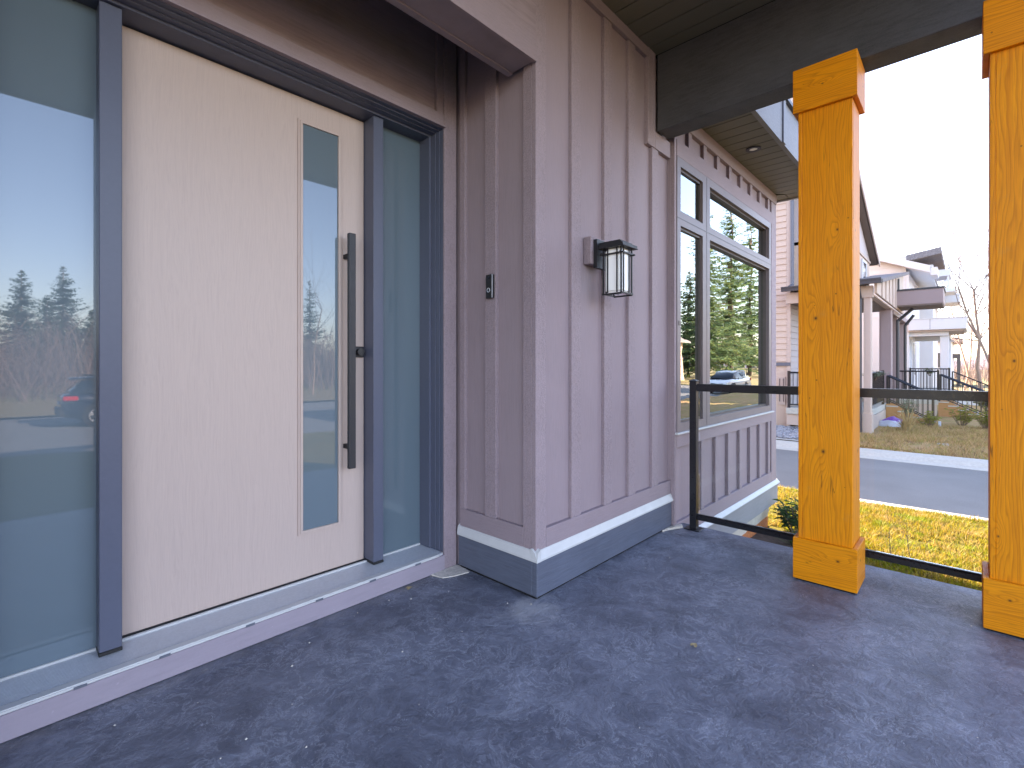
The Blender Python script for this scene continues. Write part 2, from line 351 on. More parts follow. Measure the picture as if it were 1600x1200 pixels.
def car_paint(name, c):
    m, nt, b = newmat(name, c, 0.25); b.inputs['Coat Weight'].default_value = 0.8; b.inputs['Coat Roughness'].default_value = 0.05
    MAT[name] = m
car_paint('paint_navy', (0.010, 0.014, 0.030)); car_paint('paint_white', (0.62, 0.66, 0.70)); car_paint('paint_teal', (0.03, 0.20, 0.22))
m_, nt_, b_ = newmat('car_glass', (0.012, 0.016, 0.022), 0.06); MAT['car_glass'] = m_

# ------------------------------------------------------------------ mesh helpers
def link(name, me, mat=None, parent=None, smooth=False):
    o = bpy.data.objects.new(name, me); COL.objects.link(o)
    if mat: me.materials.append(MAT[mat])
    if parent is not None:
        o.parent = parent
        M = parent.get('_base')
        if M is not None: o.matrix_parent_inverse = Matrix.Translation(-Vector(M))
    if smooth:
        for p in me.polygons: p.use_smooth = True
    return o
def thing(name, label, cat, loc=(0, 0, 0), group=None):
    o = bpy.data.objects.new(name, None); COL.objects.link(o); o.location = loc
    o.empty_display_size = 0.1
    o['_base'] = tuple(loc); o['label'] = label; o['category'] = cat
    if group: o['group'] = group
    return o
def tag(o, label, cat, group=None, kind=None):
    o['label'] = label; o['category'] = cat
    if group: o['group'] = group
    if kind: o['kind'] = kind
    return o
def struct(o, kind='structure', label=None):
    o['kind'] = kind
    if label: o['label'] = label
    return o
BOXF = [(0, 3, 2, 1), (4, 5, 6, 7), (0, 1, 5, 4), (1, 2, 6, 5), (2, 3, 7, 6), (3, 0, 4, 7)]
def boxv(x0, x1, y0, y1, z0, z1):
    return [(x0, y0, z0), (x1, y0, z0), (x1, y1, z0), (x0, y1, z0), (x0, y0, z1), (x1, y0, z1), (x1, y1, z1), (x0, y1, z1)]
def bevel_mesh(me, bev, seg=1):
    bm = bmesh.new(); bm.from_mesh(me)
    bmesh.ops.bevel(bm, geom=bm.edges[:], offset=bev, segments=seg, affect='EDGES', clamp_overlap=True)
    bm.to_mesh(me); bm.free()
def box(name, x0, x1, y0, y1, z0, z1, mat, parent=None, bev=0.0, seg=1):
    me = bpy.data.meshes.new(name); me.from_pydata(boxv(min(x0, x1), max(x0, x1), min(y0, y1), max(y0, y1), min(z0, z1), max(z0, z1)), [], BOXF)
    if bev: bevel_mesh(me, bev, seg)
    return link(name, me, mat, parent)
def boxes(name, lst, mat, parent=None):          # several boxes that are ONE piece
    V, F = [], []
    for b in lst:
        n = len(V); V += boxv(*b); F += [tuple(i + n for i in f) for f in BOXF]
    me = bpy.data.meshes.new(name); me.from_pydata(V, [], F); return link(name, me, mat, parent)
def prism(name, poly, axis, a0, a1, mat, parent=None, bev=0.0):
    """poly of 2-D points extruded along axis: x -> (y,z), y -> (x,z), z -> (x,y)"""
    def p3(p, a):
        return {'x': (a, p[0], p[1]), 'y': (p[0], a, p[1]), 'z': (p[0], p[1], a)}[axis]
    n = len(poly); V = [p3(p, a0) for p in poly] + [p3(p, a1) for p in poly]
    F = [tuple(range(n))[::-1], tuple(range(n, 2 * n))] + [(i, (i + 1) % n, n + (i + 1) % n, n + i) for i in range(n)]
    me = bpy.data.meshes.new(name); me.from_pydata(V, [], F)
    bm = bmesh.new(); bm.from_mesh(me); bmesh.ops.recalc_face_normals(bm, faces=bm.faces[:])
    if bev: bmesh.ops.bevel(bm, geom=bm.edges[:], offset=bev, segments=1, affect='EDGES', clamp_overlap=True)
    bm.to_mesh(me); bm.free()
    return link(name, me, mat, parent)
def mesh(name, V, F, mat, parent=None, smooth=False):
    me = bpy.data.meshes.new(name); me.from_pydata(V, [], F); return link(name, me, mat, parent, smooth)
def tube(V, F, a, b, r0, r1, n=6):
    a = Vector(a); b = Vector(b); d = (b - a)
    if d.length < 1e-6: return
    d.normalize(); up = Vector((0, 0, 1)) if abs(d.z) < 0.9 else Vector((1, 0, 0))
    s = d.cross(up).normalized(); t = d.cross(s); k = len(V)
    for c, r in ((a, r0), (b, r1)):
        for i in range(n):
            an = 2 * math.pi * i / n; V.append(tuple(c + s * (r * math.cos(an)) + t * (r * math.sin(an))))
    F += [(k + i, k + (i + 1) % n, k + n + (i + 1) % n, k + n + i) for i in range(n)]
    F.append(tuple(k + i for i in range(n))[::-1]); F.append(tuple(k + n + i for i in range(n)))
def cyl(name, a, b, r, mat, parent=None, n=20, smooth=False):
    V, F = [], []; tube(V, F, a, b, r, r, n); return mesh(name, V, F, mat, parent, smooth)

# ------------------------------------------------------------------ ground, roads, kerbs, porch floor
def sheet(name, x0, x1, y0, y1, zf, nx, ny, mat):
    V = []; F = []
    for j in range(ny + 1):
        for i in range(nx + 1):
            x = x0 + (x1 - x0) * i / nx; y = y0 + (y1 - y0) * j / ny; V.append((x, y, zf(x, y)))
    for j in range(ny):
        for i in range(nx):
            a = j * (nx + 1) + i; F.append((a, a + 1, a + nx + 2, a + nx + 1))
    return mesh(name, V, F, mat, None, True)
struct(sheet('ground', -500, 900, -700, 700, lambda x, y: -1.0, 4, 4, 'field_earth'))
def zlawn(x, y): return -0.56 - 0.022 * (x - 3.5) + 0.02 * math.sin(2.3 * x + 1.1 * y) * math.sin(1.7 * y - x)
struct(sheet('lawn', -3.0, 8.07, -7.9, 1.62, zlawn, 44, 36, 'lawn_earth'))
struct(sheet('lawn', 6.0, 8.07, 1.62, 40, lambda x, y: -0.62, 4, 30, 'lawn_earth'))
def zyard(x, y): return -0.70 + min(0.08, max(0, x - 13.6) * 0.035) + 0.025 * math.sin(1.9 * x + y) * math.sin(2.3 * y - 0.6 * x)
struct(sheet('yard', 13.45, 48, -7.9, 3.2, zyard, 90, 36, 'dry_earth'))
struct(sheet('lane', 8.3, 13.0, -8.5, 90, lambda x, y: -0.80, 2, 20, 'asphalt'))
struct(sheet('street', -120, 200, -21, -8.2, lambda x, y: -0.815, 40, 4, 'asphalt'))
struct(sheet('field', -200, 400, -300, -21.2, lambda x, y: -0.75 + max(0, -y - 25) * 0.004, 20, 12, 'field_earth'))
struct(sheet('field', 48.5, 500, -21.0, 200, lambda x, y: -0.75 - (x - 48) * 0.002, 20, 12, 'field_earth'))
kn = struct(mesh('kerb', [], [], 'kerb_concrete')); kf = struct(mesh('kerb', [], [], 'kerb_concrete')); ks = struct(mesh('kerb', [], [], 'kerb_concrete'))
prof_n = [(8.06, -0.95), (8.06, -0.655), (8.085, -0.645), (8.20, -0.648), (8.235, -0.665), (8.265, -0.772), (8.29, -0.782), (8.62, -0.797), (8.62, -0.95)]
y = -8.0
while y < 30:
    prism('kerb_stone', prof_n, 'y', y + 0.006, y + 2.994, 'kerb_concrete', kn); y += 3.0
prof_f = [(12.80, -0.95), (12.80, -0.795), (13.05, -0.782), (13.18, -0.71), (13.30, -0.680), (13.46, -0.672), (13.48, -0.95)]
y = -7.15
while y < 20:
    prism('kerb_stone', prof_f, 'y', y + 0.006, y + 2.994, 'kerb_concrete', kf); y += 3.0
x = -60.0
while x < 8:
    prism('kerb_stone', [(-8.15, -0.95), (-8.15, -0.80), (-8.0, -0.67), (-7.85, -0.66), (-7.85, -0.95)], 'x', x + 0.01, x + 3.99, 'kerb_concrete', ks); x += 4.0

pf = struct(box('porch_floor', -3.0, 3.6, -0.51, 2.30, -0.62, 0.0, 'stamped_concrete', None, 0.012, 2))
pf['label'] = 'dark grey slate-stamped concrete porch floor'

# ------------------------------------------------------------------ the house with the porch
H = thing('house', 'mauve board-and-batten house with pale entry door and covered porch, nearest', 'house', (1.9, 2.0, 0))
YD, YP, XP, YB = 2.23, 1.60, 1.89, 1.58

# pier beside the door: lamp wall (faces -Y) and its return (faces -X)
pier = box('pier_wall', XP + 0.02, 3.46, YP + 0.035, 2.9, -0.6, 3.42, 'siding_panel', H)
for x0, x1 in ((2.205, 2.295), (2.54, 2.625), (2.832, 2.92), (3.155, 3.25)):
    top = 3.33 if x1 < 3.1 else 2.74
    box('batten', x0, x1, YP + 0.012, YP + 0.0365, 0.345, top, 'siding_trim', pier, 0.002)
box('corner_board', XP, 1.975, YP + 0.008, YP + 0.0365, 0.246, 3.42, 'siding_trim', pier, 0.002)
box('corner_board', XP, XP + 0.0215, YP + 0.0375, 1.697, 0.246, 3.42, 'siding_trim', pier, 0.002)
box('bottom_board', 1.976, 3.44, YP + 0.008, YP + 0.0365, 0.246, 0.346, 'siding_trim_h', pier, 0.002)
box('bottom_board', XP, XP + 0.0215, 1.698, 2.20, 0.246, 0.352, 'siding_trim_h', pier, 0.002)
box('batten', XP - 0.002, XP + 0.0215, 1.896, 1.985, 0.353, 3.30, 'siding_trim', pier, 0.002)
box('batten', XP - 0.002, XP + 0.0215, 2.155, 2.20, 0.353, 3.30, 'siding_trim', pier, 0.002)
box('frieze_board', 1.976, 3.10, YP + 0.008, YP + 0.0365, 3.335, 3.42, 'siding_trim_h', pier, 0.002)
box('beam_trim', 3.08, 3.19, YP + 0.004, YP + 0.0365, 2.735, 3.42, 'siding_trim', pier, 0.002)
box('beam_trim', 3.191, 3.425, YP + 0.004, YP + 0.0365, 2.735, 2.852, 'siding_trim_h', pier, 0.002)
# white drip flashing, wrapped round the pier, and the dark skirt below it
fl = [(YP + 0.034, 0.258), (YP + 0.026, 0.258), (YP + 0.006, 0.244), (YP - 0.012, 0.206), (YP - 0.012, 0.196), (YP + 0.034, 0.196)]
prism('drip_flashing', fl, 'x', XP - 0.012, 3.438, 'flashing_white', pier)
fl2 = [(XP + 0.018, 0.258), (XP + 0.010, 0.258), (XP - 0.006, 0.244), (XP - 0.013, 0.206), (XP - 0.013, 0.1955), (XP + 0.018, 0.1955)]
prism('drip_flashing', fl2, 'y', YP - 0.0125, 2.212, 'flashing_white', pier)
box('skirt_board', XP, 3.435, YP, YP + 0.034, 0.012, 0.1945, 'skirt_paint', pier, 0.003)
box('skirt_board', XP, XP + 0.019, YP + 0.0345, 2.214, 0.012, 0.1945, 'skirt_paint', pier, 0.003)
box('shadow_gap', XP + 0.006, 3.43, YP + 0.01, 2.2, 0.0005, 0.0118, 'dark_gap', pier)
# the tunnel side of the pier that closes the entry recess
# caulk and membrane left at the foot of the walls
def scrap(name, pts, z, mat, parent):
    V = [(x_, y_, 0.0015) for x_, y_ in pts] + [(x_, y_, z * random.uniform(0.5, 1.0)) for x_, y_ in pts]; n = len(pts)
    F = [tuple(range(n))[::-1], tuple(range(n, 2 * n))] + [(i, (i + 1) % n, n + (i + 1) % n, n + i) for i in range(n)]
    return mesh(name, V, F, mat, parent)
scrap('sealant_bead', [(3.28, 1.598), (3.34, 1.585), (3.40, 1.56), (3.47, 1.53), (3.50, 1.55), (3.49, 1.579), (3.44, 1.598)], 0.022, 'caulk', pier)
scrap('membrane_scrap', [(1.70, 2.226), (1.72, 2.15), (1.78, 2.12), (1.875, 2.10), (1.887, 2.14), (1.888, 2.226)], 0.012, 'caulk', pier)

# wall round the entry
ew = box('entry_wall', -0.30, 1.905, YD + 0.035, 2.9, 2.60, 3.42, 'siding_panel_h', H)
boxes('light_block_core', [(-8, -0.115, 2.27, 2.9, -0.6, 3.42), (1.81, 1.9, 2.27, 2.9, -0.6, 2.598), (-8, 3.3, 2.9, 14, -1, 3.42), (-0.115, 1.81, 2.52, 2.9, -0.6, 2.6)], 'dark_gap', ew)  # unseen solid fill behind the walls, added to block light
box('side_trim', 1.797, 1.888, YD, YD + 0.06, 0.006, 3.40, 'siding_trim', ew, 0.002)
box('side_trim', -0.30, -0.062, YD, YD + 0.06, 0.006, 3.40, 'siding_trim', ew, 0.002)
box('head_trim', -0.061, 1.796, YD + 0.004, YD + 0.036, 2.602, 2.672, 'siding_trim_h', ew, 0.002)
box('batten', 1.752, 1.795, YD + 0.010, YD + 0.036, 2.674, 3.40, 'siding_trim', ew, 0.002)
box('drip_cap', -0.07, 1.80, YD - 0.012, YD + 0.03, 2.590, 2.6005, 'siding_trim_h', ew, 0.001)
box('recess_ceiling', -0.4, 1.905, 1.80, 2.27, 3.15, 3.19, 'siding_panel', ew)
# header across the recess
hd = box('header', -0.4, 1.885, YP + 0.0015, 1.797, 2.757, 3.42, 'siding_panel_h', H, 0.002)
box('header_trim', -0.4, 1.885, 1.765, 1.799, 2.750, 2.80, 'siding_trim_h', hd, 0.001)
box('header_trim', -0.4, 1.885, YP - 0.003, YP + 0.022, 2.748, 2.90, 'siding_trim_h', hd, 0.001)
# wall on the far side of the recess
lw = box('side_wall', -8, -0.40, YP + 0.035, 2.9, -0.6, 3.42, 'siding_panel', H)
box('corner_board', -0.49, -0.398, YP + 0.01, YP + 0.036, 0.246, 3.42, 'siding_trim', lw)

# door frame
ZS = 0.109
df = boxes('door_frame', [(1.773, 1.812, 2.345, 2.50, ZS, 2.60), (-0.077, -0.038, 2.345, 2.50, ZS, 2.60), (-0.038, 1.773, 2.345, 2.50, 2.567, 2.60)], 'frame_paint', H)
# brick mould in three steps
for i, (ins, y0, y1) in enumerate(((0.0, 2.305, 2.344), (0.006, 2.272, 2.3045), (0.014, 2.243, 2.2715))):
    boxes('brick_mould', [(1.787 + ins * 0.7, 1.7965, y0, y1, ZS - 0.004, 2.5895), (-0.0605, -0.052 - ins * 0.7, y0, y1, ZS - 0.004, 2.5895), (-0.052 - ins * 0.7, 1.787 + ins * 0.7, y0, y1, 2.578 + ins * 0.7, 2.5895)], 'frame_paint', df)
for xa, xb in ((0.263, 0.331), (1.411, 1.472)):
    box('mullion', xa, xb, 2.362, 2.50, ZS + 0.014, 2.566, 'frame_paint', df, 0.002)
    box('mullion_foot', xa - 0.001, xb + 0.001, 2.360, 2.45, ZS + 0.0005, ZS + 0.0138, 'rubber_black', df, 0.001)
# threshold: ribbed aluminium
th = box('threshold', -0.06, 1.79, 2.237, 2.52, ZS - 0.018, ZS - 0.004, 'aluminium', df)
k = 0
yy = 2.262
while yy < 2.44:
    box('threshold_rib', -0.05, 1.772, yy, yy + 0.0062, ZS - 0.0038, ZS - 0.0008, 'aluminium', df); yy += 0.0095
box('threshold_nosing', -0.055, 1.752, 2.214, 2.255, ZS - 0.012, ZS + 0.002, 'flashing_white', df, 0.004, 2)
box('threshold_stop', -0.04, 1.772, 2.432, 2.446, ZS - 0.0035, ZS + 0.008, 'flashing_white', df, 0.002)
box('kick_board', -0.20, 1.7965, YD - 0.004, YD + 0.03, 0.004, 0.091, 'kick_paint', df, 0.002)
for xs in (0.18, 0.42, 0.72, 1.02, 1.30, 1.58):
    box('nosing_clip', xs, xs + 0.035, 2.211, 2.2135, ZS - 0.013, ZS - 0.004, 'pipe_metal', df)
# sidelites
for xa, xb in ((-0.04, 0.2645), (1.4705, 1.775)):
    box('sidelite_glass', xa, xb, 2.440, 2.452, ZS - 0.002, 2.569, 'frosted_glass', H)
# door
dr = box('entry_door', 0.334, 1.408, 2.460, 2.50, ZS + 0.010, 2.560, 'door_skin', H, 0.002)
box('door_sweep', 0.334, 1.408, 2.457, 2.50, ZS - 0.002, ZS + 0.0095, 'rubber_black', dr)
box('weather_seal', 0.3315, 1.4105, 2.474, 2.498, 2.5605, 2.5665, 'rubber_black', dr)
box('weather_seal', 1.4085, 1.4108, 2.470, 2.498, ZS + 0.01, 2.560, 'rubber_black', dr)
# the long glass light in its moulding
lx0, lx1, lz0, lz1 = 1.062, 1.252, 0.362, 2.425
for wd, y0, y1 in ((0.022, 2.452, 2.4595), (0.013, 2.446, 2.4517)):
    boxes('glass_moulding', [(lx0 - wd, lx0, y0, y1, lz0 - wd, lz1 + wd), (lx1, lx1 + wd, y0, y1, lz0 - wd, lz1 + wd), (lx0, lx1, y0, y1, lz1, lz1 + wd), (lx0, lx1, y0, y1, lz0 - wd, lz0)], 'door_skin', dr)
box('door_glass', lx0, lx1, 2.4555, 2.4595, lz0, lz1, 'frosted_glass', dr)
box('pull_handle', 1.276, 1.314, 2.375, 2.400, 0.652, 1.902, 'handle_metal', dr, 0.0025)
for zz in (0.765, 1.787): box('handle_standoff', 1.284, 1.306, 2.4005, 2.4595, zz - 0.012, zz + 0.012, 'black_metal', dr, 0.002)
box('deadbolt', 1.345, 1.402, 2.449, 2.4595, 1.245, 1.305, 'handle_metal', dr, 0.003)
cyl('deadbolt_knob', (1.374, 2.4485, 1.275), (1.374, 2.425, 1.275), 0.020, 'black_metal', dr, 24)

# porch beam and ceiling
bm_ = box('porch_beam', 3.21, 3.385, -0.70, YP + 0.003, 2.860, 3.40, 'beam_paint', H, 0.004)
pc = box('porch_ceiling', -3.2, 3.9, -0.72, 1.634, 3.416, 3.44, 'dark_gap', H)
xx = -3.2
while xx < 3.2:
    box('ceiling_board', xx, min(xx + 0.142, 3.208), -0.70, 1.634, 3.401, 3.4155, 'soffit_paint', pc); xx += 0.15
boxes('roof_edge', [(-3.2, 3.9, -0.76, -0.72, 3.38, 3.75), (3.39, 3.9, -0.72, 1.16, 3.44, 3.75), (-3.2, 3.39, -0.72, 1.6, 3.441, 3.75)], 'fascia_paint', pc)

# bay with the window
bw = boxes('bay_wall', [(3.44, 3.47, YB + 0.03, 1.75, -0.35, 3.14), (3.47, 6.05, YB + 0.03, 1.75, -0.10, 0.70), (3.47, 6.05, YB + 0.03, 1.75, 2.765, 3.14), (5.845, 6.05, YB + 0.03, 1.75, 0.70, 2.765), (5.95, 6.05, 1.75, 5, -0.35, 3.14), (3.30, 3.44, 2.0, 5, -0.35, 3.14)], 'siding_panel', H)
boxes('room', [(3.44, 5.95, 4.9, 5.0, -0.3, 3.14), (3.44, 5.95, 1.75, 5, 0.1, 0.2), (3.44, 5.95, 1.75, 5, 2.9, 3.14)], 'room_wall', bw)
box('corner_board', 3.441, 3.474, YB, YB + 0.031, -0.10, 3.02, 'siding_trim', bw, 0.002)
box('corner_board', 5.885, 6.065, YB, YB + 0.031, -0.10, 3.02, 'siding_trim', bw, 0.002)
box('corner_board', 6.05, 6.066, YB + 0.0315, YB + 0.12, -0.10, 3.02, 'siding_trim', bw, 0.002)
box('bottom_board', 3.475, 5.884, YB, YB + 0.031, -0.10, 0.02, 'siding_trim_h', bw, 0.002)
box('sill_board', 3.475, 5.884, YB, YB + 0.031, 0.585, 0.682, 'siding_trim_h', bw, 0.002)
box('window_sill', 3.45, 5.90, YB - 0.025, YB + 0.03, 0.683, 0.698, 'flashing_white', bw, 0.003)
for i in range(7):
    xb = 3.945 + i * 0.305
    if xb + 0.06 < 5.88: box('batten', xb, xb + 0.062, YB + 0.002, YB + 0.031, 0.0215, 0.5835, 'siding_trim', bw, 0.002)
box('head_board', 3.475, 5.884, YB - 0.004, YB + 0.031, 2.768, 2.892, 'siding_trim_h', bw, 0.002)
box('frieze_board', 3.441, 6.066, YB - 0.004, YB + 0.031, 3.022, 3.132, 'siding_trim_h', bw, 0.002)
for i in range(8):
    xb = 3.70 + i * 0.295
    box('batten', xb, xb + 0.062, YB + 0.002, YB + 0.031, 2.893, 3.021, 'siding_trim', bw, 0.002)
flb = [(YB + 0.03, -0.088), (YB - 0.005, -0.092), (YB - 0.030, -0.122), (YB - 0.030, -0.130), (YB + 0.03, -0.130)]
prism('drip_flashing', flb, 'x', 3.441, 6.095, 'flashing_white', bw)
box('skirt_board', 3.45, 6.075, YB - 0.012, YB + 0.12, -0.345, -0.131, 'skirt_grey', bw, 0.003)
ft = box('footing', 3.6, 5.93, YB + 0.05, 2.0, -0.95, -0.346, 'footing', bw)
box('footing_panel', 3.6, 4.6, YB + 0.035, YB + 0.049, -0.44, -0.347, 'footing', bw, 0.004)
box('footing_panel', 4.62, 5.92, YB + 0.035, YB + 0.049, -0.44, -0.347, 'footing', bw, 0.004)
# window: frame members and four panes
WX = (3.535, 5.845); WZ = (0.70, 2.765)
wf = boxes('bay_window', [(3.476, 3.535, YB - 0.006, YB + 0.12, 0.70, 2.765), (5.78, 5.843, YB - 0.006, YB + 0.12, 0.70, 2.765), (3.535, 5.78, YB - 0.006, YB + 0.12, 0.70, 0.765), (3.535, 5.78, YB - 0.006, YB + 0.12, 2.70, 2.765), (3.955, 4.105, YB - 0.006, YB + 0.12, 0.765, 2.70), (3.535, 3.955, YB - 0.006, YB + 0.12, 2.255, 2.36), (4.105, 5.78, YB - 0.006, YB + 0.12, 2.255, 2.36)], 'window_frame', H)
boxes('mullion_groove', [(4.032, 4.040, YB - 0.0075, YB - 0.0062, 0.705, 2.76), (3.48, 5.84, YB - 0.0077, YB - 0.0062, 2.304, 2.311)], 'window_dark', wf)
for (xa, xb, dp) in ((3.535, 3.955, 0.026), (4.105, 5.78, 0.050)):
    for (za, zb) in ((0.765, 2.255), (2.36, 2.70)):
        e = 0.018
        boxes('glazing_bead', [(xa, xa + e, YB + dp * 0.45, YB + dp + 0.03, za, zb), (xb - e, xb, YB + dp * 0.45, YB + dp + 0.03, za, zb), (xa + e, xb - e, YB + dp * 0.45, YB + dp + 0.03, za, za + e), (xa + e, xb - e, YB + dp * 0.45, YB + dp + 0.03, zb - e, zb)], 'window_dark', wf)
        box('window_pane', xa + e, xb - e, YB + dp, YB + dp + 0.006, za + e, zb - e, 'window_glass', wf)
box('window_latch', 3.495, 3.515, YB - 0.010, YB - 0.0065, 1.50, 1.535, 'window_dark', wf)
zb = 2.86
while zb > 0.85:                       # blind slats inside the big light
    prism('blind_slat', [(1.80, zb), (1.845, zb - 0.018), (1.846, zb - 0.016), (1.801, zb + 0.002)], 'x', 3.62, 5.76, 'blind', wf); zb -= 0.062
# bay soffit, fascia
so = box('bay_soffit', 3.40, 6.30, 1.20, 1.63, 3.150, 3.17, 'dark_gap', H)
xx = 3.41
ym = lambda x: min(1.6, 1.6 - (x - 6.066) / 0.214 * 0.4)
xm = lambda y: max(6.07, 6.070 + (1.6 - y) / 0.4 * 0.214)
while xx < 6.24:
    x1 = min(xx + 0.135, 6.272)
    prism('soffit_board', [(xx, 1.198), (x1, 1.198), (x1, max(1.2, ym(x1) - 0.006)), (xx, max(1.2, ym(xx) - 0.006))], 'z', 3.135, 3.1495, 'soffit_paint', so); xx += 0.1435
yb = 1.22
while yb < 5:
    y1 = yb + 0.135
    prism('soffit_board', [(xm(yb), yb), (6.283, yb), (6.283, y1), (xm(y1), y1)], 'z', 3.135, 3.1495, 'soffit_paint', so); yb += 0.1435
fa = boxes('bay_fascia', [(3.39, 6.32, 1.16, 1.196, 3.120, 3.50), (6.285, 6.32, 1.196, 8, 3.120, 3.50)], 'fascia_paint', H)
box('fascia_batten', 4.63, 4.70, 1.146, 1.1595, 3.118, 3.50, 'fascia_paint', fa, 0.002)
box('fascia_batten', 5.85, 5.92, 1.146, 1.1595, 3.118, 3.50, 'fascia_paint', fa, 0.002)
boxes('fascia_cap', [(3.38, 6.34, 1.130, 1.26, 3.501, 3.535), (6.26, 6.34, 1.26, 8, 3.501, 3.535)], 'gutter_metal', fa)
# unseen storey and roof above, added to cast the house shadow
up = boxes('shade_storey', [(-8, 6.05, 1.62, 14, 3.76, 6.0), (3.45, 6.2, 1.30, 5, 3.175, 3.49), (3.30, 6.05, 5.0, 14, -1, 3.76), (-8, 3.9, 1.62, 5, 3.445, 3.76)], 'siding_panel', H)
for x0 in (-6.0, -2.0, 2.2):
    box('upper_window', x0, x0 + 1.6, 1.60, 1.6195, 4.2, 5.5, 'car_glass', up)
prism('roof', [(0.9, 5.98), (7.8, 8.3), (14.7, 5.98), (14.7, 6.16), (7.8, 8.5), (0.9, 6.16)], 'x', -8.4, 6.35, 'shingle', H)
prism('gable_wall', [(1.62, 6.0), (14, 6.0), (7.8, 8.29)], 'x', 5.9, 6.05, 'siding_panel', H)

# ------------------------------------------------------------------ columns
def column(label, yc, up_mat):
    t = thing('porch_column', label, 'column', (3.205, yc, 0), 'fir porch columns')
    ys0, ys1 = yc - 0.1265, yc + 0.1265; yb0, yb1 = yc - 0.149, yc + 0.149
    box('face_board', 3.091, 3.115, ys0 + 0.001, ys1 - 0.019, 0.02, 2.85, up_mat, t, 0.0015)
    box('side_board', 3.089, 3.318, ys1 - 0.0185, ys1, 0.02, 2.85, up_mat, t, 0.0015)
    box('side_board', 3.1155, 3.318, ys0, ys0 + 0.019, 0.02, 2.85, up_mat, t, 0.0015)
    box('back_board', 3.30, 3.319, ys0 + 0.0195, ys1 - 0.019, 0.02, 2.85, up_mat, t, 0.0015)
    for nm, z0, z1 in (('base_board', 0.010, 0.236), ('cap_board', 2.613, 2.853)):
        box(nm, 3.068, 3.0885, yb0, yb1, z0, z1, 'fir_level', t, 0.0018)
        box(nm, 3.3195, 3.338, yb0, yb1, z0, z1, 'fir_level', t, 0.0018)
        box(nm, 3.089, 3.319, ys1 + 0.0005, yb1, z0, z1, 'fir_level', t, 0.0018)
        box(nm, 3.089, 3.319, yb0, ys0 - 0.0005, z0, z1, 'fir_level', t, 0.0018)
    box('shadow_foot', 3.08, 3.33, yb0 + 0.012, yb1 - 0.012, 0.0005, 0.012, 'dark_gap', t)
column('orange stained fir column in front of the bay window, whole base and cap in view', 0.5655, 'fir_upright')
column('orange stained fir column cut off by the right edge of the picture', -0.202, 'fir_upright_b')

# ------------------------------------------------------------------ glass railing
gr = thing('glass_railing', 'black metal railing with clear glass panels along the porch edge', 'railing', (3.5, 0.5, 0))
for y0 in (1.433, -0.50):
    box('post', 3.476, 3.524, y0, y0 + 0.050, 0.008, 1.082, 'black_rail', gr, 0.003)
    box('base_plate', 3.455, 3.555, y0 - 0.03, y0 + 0.085, 0.0008, 0.0078, 'black_rail', gr, 0.002)
    me = bpy.data.meshes.new('post_cap'); a, b_, c_, d_ = 3.473, 3.527, y0 - 0.003, y0 + 0.053
    me.from_pydata([(a, c_, 1.0825), (b_, c_, 1.0825), (b_, d_, 1.0825), (a, d_, 1.0825), (a, c_, 1.089), (b_, c_, 1.089), (b_, d_, 1.089), (a, d_, 1.089), (3.5, y0 + 0.025, 1.101)], [],
                   [(0, 3, 2, 1), (0, 1, 5, 4), (1, 2, 6, 5), (2, 3, 7, 6), (3, 0, 4, 7), (4, 5, 8), (5, 6, 8), (6, 7, 8), (7, 4, 8)])
    link('post_cap', me, 'black_rail', gr)
box('top_rail', 3.472, 3.528, -0.449, 1.4325, 1.013, 1.066, 'black_rail', gr, 0.006, 2)
box('bottom_rail', 3.482, 3.518, -0.449, 1.4325, 0.078, 0.112, 'black_rail', gr, 0.004)
box('rail_lip', 3.488, 3.512, -0.449, 1.4325, 0.1122, 0.120, 'black_rail', gr, 0.002)
for y0, y1 in ((0.59, 1.42), (-0.44, 0.54)): box('glass_panel', 3.497, 3.505, y0, y1, 0.1215, 1.0125, 'rail_glass', gr)

# ------------------------------------------------------------------ lantern, bell, downlight
ln = thing('wall_lantern', 'black box lantern with opal glass mounted on the mauve wall', 'wall lamp', (2.43, 1.45, 1.6))
LX, LY = 2.425, 1.452
box('mounting_block', 2.348, 2.502, 1.580, YP + 0.034, 1.788, 1.948, 'siding_trim', ln, 0.004)
boxes('backplate', [(2.372, 2.486, 1.556, 1.5795, 1.765, 1.930)], 'black_metal', ln)
box('arm', LX - 0.024, LX + 0.024, LY + 0.02, 1.5555, 1.885, 1.912, 'black_metal', ln, 0.002)
boxes('hood', [(LX - 0.080, LX + 0.080, LY - 0.080, LY + 0.080, 1.866, 1.880), (LX - 0.060, LX + 0.060, LY - 0.060, LY + 0.060, 1.880, 1.894), (LX - 0.036, LX + 0.036, LY - 0.036, LY + 0.036, 1.894, 1.907)], 'black_metal', ln)
box('hood_lip', LX - 0.084, LX + 0.084, LY - 0.084, LY + 0.084, 1.8605, 1.8655, 'black_metal', ln, 0.001)
rr = 0.057
bars = []
for sx in (-1, 1):
    for sy in (-1, 1):
        bars.append((LX + sx * rr - 0.004, LX + sx * rr + 0.004, LY + sy * rr - 0.004, LY + sy * rr + 0.004, 1.602, 1.860))
cage = boxes('cage', bars, 'black_metal', ln)
